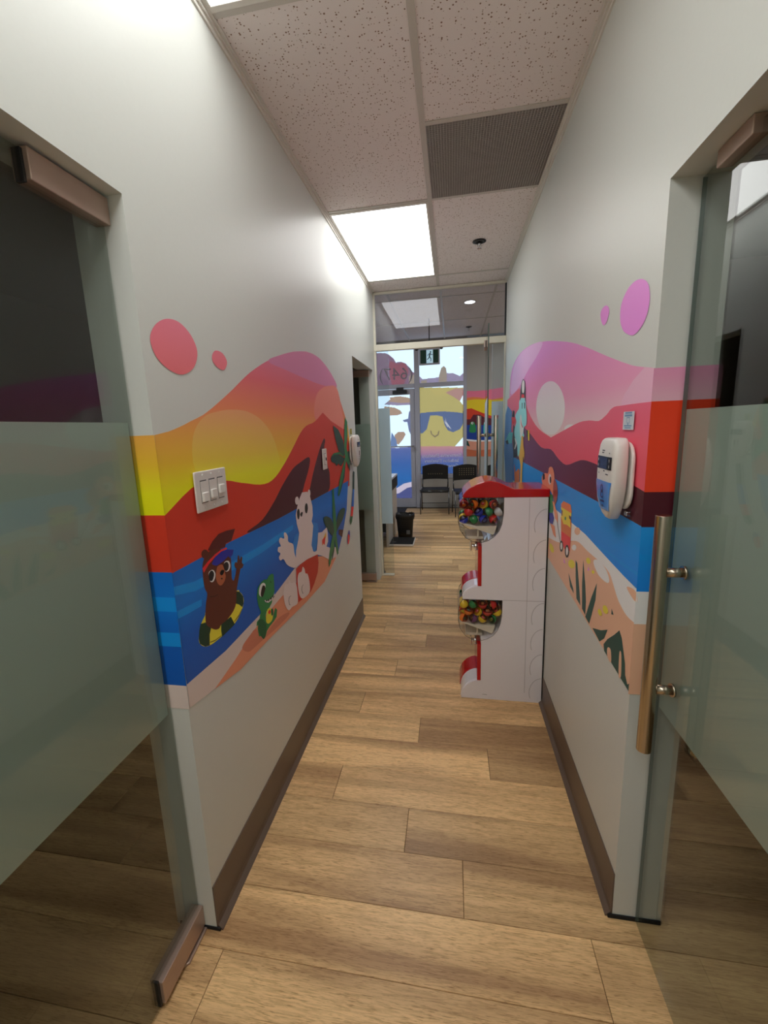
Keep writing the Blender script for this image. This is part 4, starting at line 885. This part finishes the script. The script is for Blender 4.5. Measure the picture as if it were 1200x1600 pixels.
def dispenser(label, x, s, yc, zt, front, near=-1):
    """wall hung device; s = +1 sticks out towards +X"""
    t = thing('soap_dispenser', label, 'dispenser', (x, yc, zt - .11))
    hgt = .228
    prof = [(0, .040, .026), (.002, .050, .031), (.008, .060, .035), (.02, .067, .038), (.05, .071, .041), (.10, .071, .042), (.14, .067, .042), (.17, .058, .040), (.195, .046, .037), (.212, .033, .033), (.224, .018, .027), (hgt, .006, .02)]
    b = MB(); n = 28; x0 = x + s * .017
    for dz, hw, dp in prof:
        for k in range(n):
            a = 2 * math.pi * k / n; ca, sa = math.cos(a), math.sin(a); e = 2 / 5.5
            yy = hw * math.copysign(abs(sa) ** e, sa); xx = dp / 2 * (1 + math.copysign(abs(ca) ** e, ca)) - .0
            b.v.append((x0 + s * xx, yc + yy, zt - dz))
    for i in range(len(prof) - 1):
        for k in range(n):
            j = (k + 1) % n; q = [i * n + k, i * n + j, (i + 1) * n + j, (i + 1) * n + k]
            b.face(q if s < 0 else q[::-1], M_white, True)
    b.face(list(range(n)), M_white); b.face(list(range((len(prof) - 1) * n, len(prof) * n)), M_white)
    o = local(b.build('body'), t)
    # wall mount
    m = [(yc - .047 + .0 * k, z) for k, z in ()]
    mp = rounded(yc - .073, yc + .073, zt - .195, zt - .010, .05, 8)
    local(MB().prism(mp, 0, min(x + s * .0045, x + s * .014), max(x + s * .0045, x + s * .014), M_white).build('wall_mount', bevel=.004), t)
    local(MB().box((min(x + s * .004, x + s * .016), yc - .065, zt - .208), (max(x + s * .004, x + s * .016), yc - .045, zt - .196), M_chrome).build('lock', bevel=.002), t)
    def fx(z):  # depth of the front face at height z
        d = zt - z
        for (a, ha, pa), (c, hc, pc) in zip(prof, prof[1:]):
            if a <= d <= c: return x0 + s * (pa + (pc - pa) * (d - a) / (c - a))
    def surf(yo, z):   # front surface of the body at lateral offset yo
        d = zt - z
        for (a, ha, pa), (c, hc, pc) in zip(prof, prof[1:]):
            if a <= d <= c:
                q = (d - a) / (c - a); hw = ha + (hc - ha) * q; dp = pa + (pc - pa) * q
                sa = min(.9999, abs(yo) / hw) ** (5.5 / 2); ca = math.sqrt(max(0, 1 - sa * sa))
                return x0 + s * dp / 2 * (1 + ca ** (2 / 5.5))
    def front_strip(za, zb, hw0, hw1, mat, out=.0008, nn=8, m=10):
        b = MB()
        for i in range(nn):
            for k in range(m):
                q = []
                for t_, v_ in ((i, k), (i, k + 1), (i + 1, k + 1), (i + 1, k)):
                    z_ = za + (zb - za) * t_ / nn; hw = hw0 + (hw1 - hw0) * t_ / nn; yo = hw * (2 * v_ / m - 1)
                    q.append((surf(yo, z_) + s * out, yc + yo * 1.006, z_))
                b.poly(q, mat)
        return b
    M_scr = plain('lcd_glass', (52, 66, 92), .12); M_blk = plain('panel_black', (20, 22, 26), .25); M_blue = plain('blue_front', (86, 156, 240), .14, coat=.5, vary=.08, scale=25); M_navy = plain('navy_mark', (22, 40, 110), .3)
    local(front_strip(zt - .050, zt - .085, .056, .056, M_blk, .0012, 3).build('screen_panel'), t)
    local(front_strip(zt - .053, zt - .084, .028, .028, M_scr, .0018, 3).build('screen'), t)
    kb = MB()
    for sy in (-1, 1):
        for zz in (.060, .076):
            z0_ = zt - zz
            kb.poly([(fx(z0_) + s * .002, yc + sy * .043 - .0016, z0_ - .004), (fx(z0_) + s * .002, yc + sy * .043 + .0016, z0_ - .004), (fx(z0_) + s * .002, yc + sy * .043 + .0016, z0_ + .004), (fx(z0_) + s * .002, yc + sy * .043 - .0016, z0_ + .004)], M_white)
    local(kb.build('button_mark'), t)
    if front == 'blue':
        local(front_strip(zt - .118, zt - .200, .062, .040, M_blue, .0014, 12).build('blue_window'), t)
        kb = MB()
        for zz in (.138, .157):
            for r_ in (.011,):
                z0_ = zt - zz
                for k in range(14):
                    a0, a1 = 2 * math.pi * k / 14, 2 * math.pi * (k + 1) / 14
                    kb.poly([(fx(z0_) + s * .0024, yc + rr_ * math.cos(a), z0_ + rr_ * math.sin(a) * .9) for rr_, a in ((r_, a0), (r_, a1), (r_ * .68, a1), (r_ * .68, a0))], M_navy)
        for zz, hw in ((.1475, .004), (.175, .016), (.188, .006)):
            z0_ = zt - zz
            kb.poly([(fx(z0_) + s * .0024, yc - hw, z0_ - .0022), (fx(z0_) + s * .0024, yc + hw, z0_ - .0022), (fx(z0_) + s * .0024, yc + hw, z0_ + .0022), (fx(z0_) + s * .0024, yc - hw, z0_ + .0022)], M_navy)
        local(kb.build('printed_symbol'), t)
    else:
        kb = MB()
        for zz, hw, hh in ((.120, .008, .008), (.138, .008, .008), (.129, .004, .004), (.155, .01, .002), (.172, .005, .004)):
            z0_ = zt - zz
            kb.poly([(fx(z0_) + s * .0018, yc - hw, z0_ - hh), (fx(z0_) + s * .0018, yc + hw, z0_ - hh), (fx(z0_) + s * .0018, yc + hw, z0_ + hh), (fx(z0_) + s * .0018, yc - hw, z0_ + hh)], M_blk)
        local(kb.build('printed_symbol'), t)
    kb = MB()
    for zz, yy, hw in ((.034, -.012, .011), (.040, -.014, .008), (.040, .036, .003), (.098, -.034, .003), (.098, .030, .010), (.090, .006, .006)):
        z0_ = zt - zz; yy = yc + yy * (-1 if s < 0 else 1)
        kb.poly([(fx(z0_) + s * .0014, yy - hw, z0_ - .0012), (fx(z0_) + s * .0014, yy + hw, z0_ - .0012), (fx(z0_) + s * .0014, yy + hw, z0_ + .0012), (fx(z0_) + s * .0014, yy - hw, z0_ + .0012)], M_blk)
    local(kb.build('lettering'), t)
dispenser('white wall dispenser with screen and blue front on the red print, right wall', XR, -1, 1.325, 1.450, 'blue')
dispenser('white wall dispenser with small screen beside the far left doorway', XL, 1, 3.12, 1.462, 'plain')
# small printed cards
t = thing('notice_card', 'small white card with blue print above the right wall dispenser', 'card', (XR - .005, 1.32, 1.495))
local(MB().box((XR - .0058, 1.284, 1.471), (XR - .0046, 1.357, 1.5195), plain('card_paper', (214, 222, 228), .4)).build('card'), t)
M_cb = plain('card_blue', (120, 160, 196), .5); b = MB()
for yy, z, hw, hh in ((0, .0205, .024, .0022), (0, .0135, .026, .0026), (0, .0078, .011, .0012), (-.0105, 0, .001, .008), (.0105, 0, .001, .008), (0, -.0083, .0035, .0035), (0, -.014, .026, .0018), (0, -.0195, .022, .0014)):
    b.poly([(XR - .0062, 1.3205 + yy - hw, 1.4955 + z - hh), (XR - .0062, 1.3205 + yy + hw, 1.4955 + z - hh), (XR - .0062, 1.3205 + yy + hw, 1.4955 + z + hh), (XR - .0062, 1.3205 + yy - hw, 1.4955 + z + hh)], M_cb)
local(b.build('printed_lines'), t)
t = thing('warning_label', 'small yellow label above the far left wall dispenser', 'label', (XL + .003, 3.12, 1.485))
local(MB().box((XL + .0044, 3.105, 1.466), (XL + .0054, 3.15, 1.506), plain('label_yellow', (190, 176, 30), .5)).build('label_sheet'), t)
b = MB()
for z in (1.474, 1.486, 1.498): b.poly([(XL + .0058, 3.116, z - .003), (XL + .0058, 3.139, z - .003), (XL + .0058, 3.139, z + .003), (XL + .0058, 3.116, z + .003)], M_black)
local(b.build('printed_mark'), t)

# ================================================================ SHOP FRONT
def frame_boxes(name, lst, mat=None, parent=None, bevel=.004):
    b = MB()
    for a, c in lst: b.box(a, c, mat or M_alufr)
    o = b.build(name, parent, bevel=bevel); return o
Ya, Yb = YW - .01, YW + .10
w1 = structure(frame_boxes('window_1', [((-.665, Ya, 0), (-.575, Yb, 2.96)), ((.203, Ya, .55), (.262, Yb, 2.96)), ((-.575, Ya, .55), (.203, Yb, .632)), ((-.575, Ya, 2.20), (.203, Yb, 2.272)),
                                        ((-1.55, Ya, 2.20), (-.665, Yb, 2.272)), ((-1.55, Ya, 0), (-1.45, Yb, 2.96)), ((-3.1, Ya, .55), (-1.55, Yb, .632)), ((-3.1, Ya, 2.9), (.262, Yb, 2.96)), ((-3.1, Ya, .632), (-3.04, Yb, 2.9)), ((-2.34, Ya, .632), (-2.28, Yb, 2.9))]))
M_wglass = clear('window_glass', (.97, .98, 1.0), 1.0)
PANES = {'mn': (-.575, .203, .632, 2.20), 'ur': (-.575, .203, 2.272, 2.9), 'ul': (-1.45, -.665, 2.272, 2.9), 'dr': (-1.355, -.752, .175, 2.088)}
for k_, (x0_, x1_, z0_, z1_) in PANES.items():
    if k_ != 'dr': MB().box((x0_, YW + .04, z0_), (x1_, YW + .046, z1_), M_wglass).build('window_pane', w1)
for x0_, x1_ in ((-3.04, -2.34), (-2.28, -1.55)): MB().box((x0_, YW + .04, .632), (x1_, YW + .046, 2.9), film('w_added_side', (120, 130, 180))).build('window_pane', w1)  # unseen side panes, added to let daylight into the waiting room
d1 = structure(frame_boxes('door_1', [((-1.445, Ya + .02, .01), (-1.355, Yb - .02, 2.19)), ((-.752, Ya + .02, .01), (-.670, Yb - .02, 2.19)), ((-1.355, Ya + .02, 2.088), (-.752, Yb - .02, 2.19)), ((-1.355, Ya + .02, .01), (-.752, Yb - .02, .175))]))
MB().box((-1.355, YW + .04, .175), (-.752, YW + .046, 2.088), M_wglass).build('door_pane', d1)
MB().tube([(-1.40, YW - .07, 1.155), (-.70, YW - .07, 1.155)], .012, M_alu, 12).box((-1.41, YW - .07, 1.14), (-1.39, YW + .012, 1.17), M_alu).box((-.715, YW - .07, 1.14), (-.695, YW + .012, 1.17), M_alu).build('push_bar', d1)
MB().box((-1.06, YW - .05, 2.10), (-.80, YW + .012, 2.165), M_dark).box((-.99, YW - .035, 2.165), (-.86, YW + .0, 2.215), M_dark).build('door_closer', d1, bevel=.004)
# printed film: scan-lines of the artwork, one flat strip per ink
def scan(pane, shapes, dz=.008):
    x0, x1, z0, z1 = PANES[pane]; polys = []
    for mat, sm, c in shapes:
        pts = [(c[j] / 1000, c[j + 1] / 1000) for j in range(0, len(c), 2)]
        polys.append((mat, spline(pts) if sm else pts))
    b = MB(); n = int((z1 - z0) / dz); dz = (z1 - z0) / n; yy = YW + .037
    for r in range(n):
        z = z0 + (r + .5) * dz; cuts = {x0, x1}; spans = []
        for mat, pts in polys:
            xs = []
            for i in range(len(pts)):
                (ax, az), (bx, bz_) = pts[i - 1], pts[i]
                if (az > z) != (bz_ > z): xs.append(ax + (z - az) / (bz_ - az) * (bx - ax))
            xs.sort(); spans.append((mat, list(zip(xs[::2], xs[1::2]))))
            cuts.update(min(max(x, x0), x1) for x in xs)
        cl = sorted(cuts)
        for a, c in zip(cl, cl[1:]):
            if c - a < 1e-5: continue
            m_ = (a + c) / 2; top = None
            for mat, sp in spans:
                if any(p <= m_ <= q for p, q in sp): top = mat
            if top and top != 'clear': b.poly([(a, yy, z - dz / 2), (c, yy, z - dz / 2), (c, yy, z + dz / 2), (a, yy, z + dz / 2)], MATS[top])
    return b.build('printed_film', d1 if pane == 'dr' else w1)
for k_, sh in WINDOW_ART.items(): scan(k_, sh)
def lettering(txt, x, z, size, parent, mat, y=YW + .034, mirror=True):
    cu = bpy.data.curves.new('lettering', 'FONT'); cu.body = txt; cu.size = size; cu.align_x = 'CENTER'; cu.align_y = 'CENTER'; cu.resolution_u = 3
    tmp = bpy.data.objects.new('tmp', cu); COL.objects.link(tmp)
    me = bpy.data.meshes.new_from_object(tmp.evaluated_get(bpy.context.evaluated_depsgraph_get()))
    bpy.data.objects.remove(tmp); bpy.data.curves.remove(cu)
    for v_ in me.vertices: v_.co = Vector((x + (-v_.co.x if mirror else v_.co.x), y, z + v_.co.y))
    me.materials.clear(); me.materials.append(mat)
    o = bpy.data.objects.new('lettering', me); COL.objects.link(o); o.parent = parent; return o
lettering('Restorative Dentistry', -.19, .965, .083, w1, MATS['w_letter']); lettering('Sedation Dentistry', -.19, .868, .083, w1, MATS['w_letter']); lettering('General Dentistry', -.19, .775, .083, w1, MATS['w_letter'])
lettering('(647)', -1.0, 2.45, .30, w1, plain('w_phone', (150, 140, 152), .6))

# exit sign
t = thing('exit_sign', 'green and white running man exit sign hanging before the shop window', 'sign', (-.31, 6.6, 2.48))
local(MB().box((-.460, 6.60, 2.372), (-.166, 6.65, 2.592), M_alufr).build('housing', bevel=.006), t)
M_sg = plain('sign_green', (16, 62, 44), .35); M_sw = plain('sign_lit', (190, 225, 245), .4, emit=.35)
sg = MB().box((-.440, 6.597, 2.392), (-.186, 6.600, 2.572), M_sg)
local(sg.build('sign_face'), t)
local(MB().box((-.355, 6.5962, 2.392), (-.262, 6.597, 2.572), M_sw).build('lit_panel'), t)
b = MB(); yy = 6.5955; cx, cz = -.308, 2.48
def seg(ax, az, bx, bz_, w): 
    d = math.hypot(bx - ax, bz_ - az); nx, nz = -(bz_ - az) / d * w, (bx - ax) / d * w
    b.poly([(cx + ax - nx, yy, cz + az - nz), (cx + bx - nx, yy, cz + bz_ - nz), (cx + bx + nx, yy, cz + bz_ + nz), (cx + ax + nx, yy, cz + az + nz)], M_sg)
b.poly([(cx + .012 + .011 * math.cos(a * math.pi / 6), yy, cz + .062 + .011 * math.sin(a * math.pi / 6)) for a in range(12)], M_sg)
seg(.006, .048, -.004, .0, .009); seg(-.004, .0, .018, -.03, .006); seg(.018, -.03, .014, -.066, .005); seg(-.004, .0, -.018, -.028, .006); seg(-.018, -.028, -.04, -.036, .005)
seg(.006, .044, .03, .022, .004); seg(.03, .022, .042, .03, .004); seg(.004, .042, -.022, .03, .004); seg(-.022, .03, -.03, .008, .004)
local(b.build('running_figure'), t)
b = MB().tube([(-.313, 6.625, 2.592), (-.313, 6.625, HW)], .008, M_dark, 8)
b.tube([(-.5, 6.625, 2.60), (-.14, 6.625, 2.60)], .006, M_dark, 8)
local(b.build('hanger'), t)
for x in (-.495, -.145): local(MB().lathe([(.001, -.022), (.02, -.02), (.028, 0), (.022, .012), (.001, .016)], (x, 6.62, 2.60), M_dark, 14, axis=1).build('lamp_head'), t)

# ================================================================ WAITING ROOM
def chair(label, loc, rz, holes):
    t = thing('waiting_chair', label, 'chair', loc, rz, 'black stacking chairs in the waiting room')
    W = .235
    st = []
    for i in range(9):
        u = i / 8; st.append((-.21 + .42 * u, .425 + .025 * math.sin(math.pi * u) * -.5 - (.03 if i == 0 else 0)))
    prof = st + [(y, z - .02) for y, z in st[::-1]]
    MB().prism(prof, 0, -W, W, M_black).build('seat', t, bevel=.006)
    n = 12; pts = [(-W + .005, .56)] + [(-W + .005, .80)] + [(-W + (2 * W) * k / n, .80 + .04 * math.sin(math.pi * k / n)) for k in range(1, n)] + [(W - .005, .80), (W - .005, .56)] + [(W - (2 * W) * k / 6, .56 + .012 * math.sin(math.pi * k / 6)) for k in range(1, 6)]
    bk = MB().prism(pts, 1, .215, .232, M_black).build('backrest', t, bevel=.004)
    b = MB()
    for i in range(7):
        for j in range(holes): b.poly([(-.12 + i * .04 + dx, .2145, .66 + j * .035 + dz_) for dx, dz_ in ((-.005, -.007), (.005, -.007), (.005, .007), (-.005, .007))], M_pin)
    o = b.build('perforation', bk)
    for s in (-1, 1):
        MB().tube([(s * (W + .008), -.20, .43), (s * (W + .008), -.215, .02), (s * (W + .008), -.215, .0)], .009, M_frame, 10).build('leg', t)
        MB().tube([(s * (W + .008), .14, .43), (s * (W + .008), .23, .0)], .009, M_frame, 10).build('leg', t)
        MB().tube([(s * (W - .01), .18, .41), (s * (W - .01), .222, .58)], .010, M_frame, 10).build('back_post', t)
    MB().tube([(-W - .008, .20, .13), (W + .008, .20, .13)], .006, M_frame, 8).build('stretcher', t)
    MB().tube([(-W - .008, -.20, .405), (W + .008, -.20, .405)], .008, M_frame, 8).build('seat_frame', t)
    return t
M_frame = plain('chair_chrome', (90, 88, 88), .25, metal=.9); M_pin = plain('pinhole', (165, 150, 120), .8)
chair('black chair directly under the window lettering', (-.30, 7.74, 0), 0, 1)
chair('second black chair from the window, partly behind the capsule machine', (.27, 7.52, 0), .12, 4)
chair('black chair farthest right, seen behind the open glass door handle', (.82, 7.55, 0), 0, 3)
# reception desk
M_desk = plain('desk_laminate', (196, 186, 178), .5); M_top = plain('desk_top_white', (222, 224, 230), .3)
t = thing('reception_desk', 'reception desk with white top and dark edge band at the left', 'desk', (-1.5, 5.9, 0))
local(MB().box((-2.6, 5.38, .0), (-2.57, 6.3, .68), M_desk).build('side_panel'), t)
local(MB().box((-.83, 5.38, .0), (-.80, 6.3, .68), M_desk).build('side_panel'), t)
local(MB().box((-2.57, 6.1, .02), (-.83, 6.12, .68), M_matte).build('modesty_panel'), t)
local(MB().box((-2.62, 5.36, .68), (-.785, 6.32, .825), M_black).build('edge_band', bevel=.003), t)
local(MB().box((-2.62, 5.36, .825), (-.785, 6.32, .85), M_top).build('desk_top', bevel=.002), t)
t = thing('card_reader', 'small black device on a stalk on the reception desk', 'device', (-.87, 5.62, .85))
MB().box((-.04, -.04, 0), (.04, .04, .012), M_black).build('base', t, bevel=.003)
MB().tube([(0, 0, .01), (.0, 0, .05)], .006, M_black, 8).build('stalk', t)
MB().box((-.03, -.045, .05), (.03, .045, .066), M_black).build('screen', t, bevel=.003); t.children[-1].rotation_euler = (0, -.5, 0)
# waste bin
t = thing('waste_bin', 'black waste bin with liner beside the reception desk', 'bin', (-.645, 5.93, 0), .05)
def ring(w, d, z, n=24):
    return [((w * math.copysign(abs(math.cos(a)) ** .5, math.cos(a))), (d * math.copysign(abs(math.sin(a)) ** .5, math.sin(a))), z) for a in [2 * math.pi * k / n for k in range(n)]]
b = MB(); zs = [(.098, .075, 0), (.105, .08, .1), (.118, .09, .25), (.125, .095, .315), (.12, .09, .315), (.10, .075, .06)]
for w_, d_, z in zs: b.v += ring(w_, d_, z)
for i in range(len(zs) - 1):
    for k in range(24): j = (k + 1) % 24; b.face([i * 24 + k, i * 24 + j, (i + 1) * 24 + j, (i + 1) * 24 + k], M_black, True)
b.face(list(range(24))[::-1], M_black); b.face(list(range(120, 144)), M_matte)
b.build('bucket', t)
b = MB(); n = 48; rows = []
for q, (s_, z) in enumerate(((1.0, .262), (1.06, .29), (1.05, .33), (.97, .335), (.9, .29))):
    rows.append([(x * s_ * (1 + random.uniform(-.03, .03)), y * s_ * (1 + random.uniform(-.03, .03)), z + random.uniform(-.009, .009)) for x, y, _ in ring(.124, .095, 0, n)])
for r_ in rows: b.v += r_
for i in range(4):
    for k in range(n): j = (k + 1) % n; b.face([i * n + k, i * n + j, (i + 1) * n + j, (i + 1) * n + k], M_black, True)
b.build('bin_liner', t)
MB().box((-.06, -.03, .24), (.0, .03, .31), plain('crumpled_paper', (150, 135, 100), .8)).box((.01, -.05, .25), (.08, .01, .318), plain('paper_white', (225, 225, 225), .7)).build('litter', t, bevel=.01)
MB().box((.02, -.0935, .06), (.07, -.0915, .115), plain('bin_label', (110, 112, 112), .5)).build('label', t)
# scale
t = thing('floor_scale', 'flat black floor scale with white rim in front of the bin', 'scale', (-.655, 5.60, 0))
MB().prism(rounded(-.165, .165, -.19, .19, .012, 3), 2, 0.004, .028, M_white).build('rim', t, bevel=.004)
MB().prism(rounded(-.155, .155, -.18, .18, .012, 3), 2, .028, .032, M_matte).build('platform', t)
MB().box((-.12, -.10, .032), (-.07, -.05, .0325), plain('scale_print', (60, 62, 60), .6)).build('printed_mark', t)
for sx in (-1, 1):
    for sy in (-1, 1): MB().lathe([(.012, 0), (.012, .005)], (sx * .14, sy * .16, 0), M_black, 10).build('foot', t)
# entrance mat
t = thing('entrance_mat', 'dark ribbed entrance mat inside the shop door', 'mat', (-1.12, 7.86, 0))
b = MB().box((-.28, -.27, 0), (.28, .27, .007), M_matte)
b.build('backing', t)
b = MB()
for k in range(26): b.box((-.27 + k * .021, -.26, .007), (-.26 + k * .021, .26, .011), M_black)
o = b.build('rib', t); o['kind'] = 'stuff'
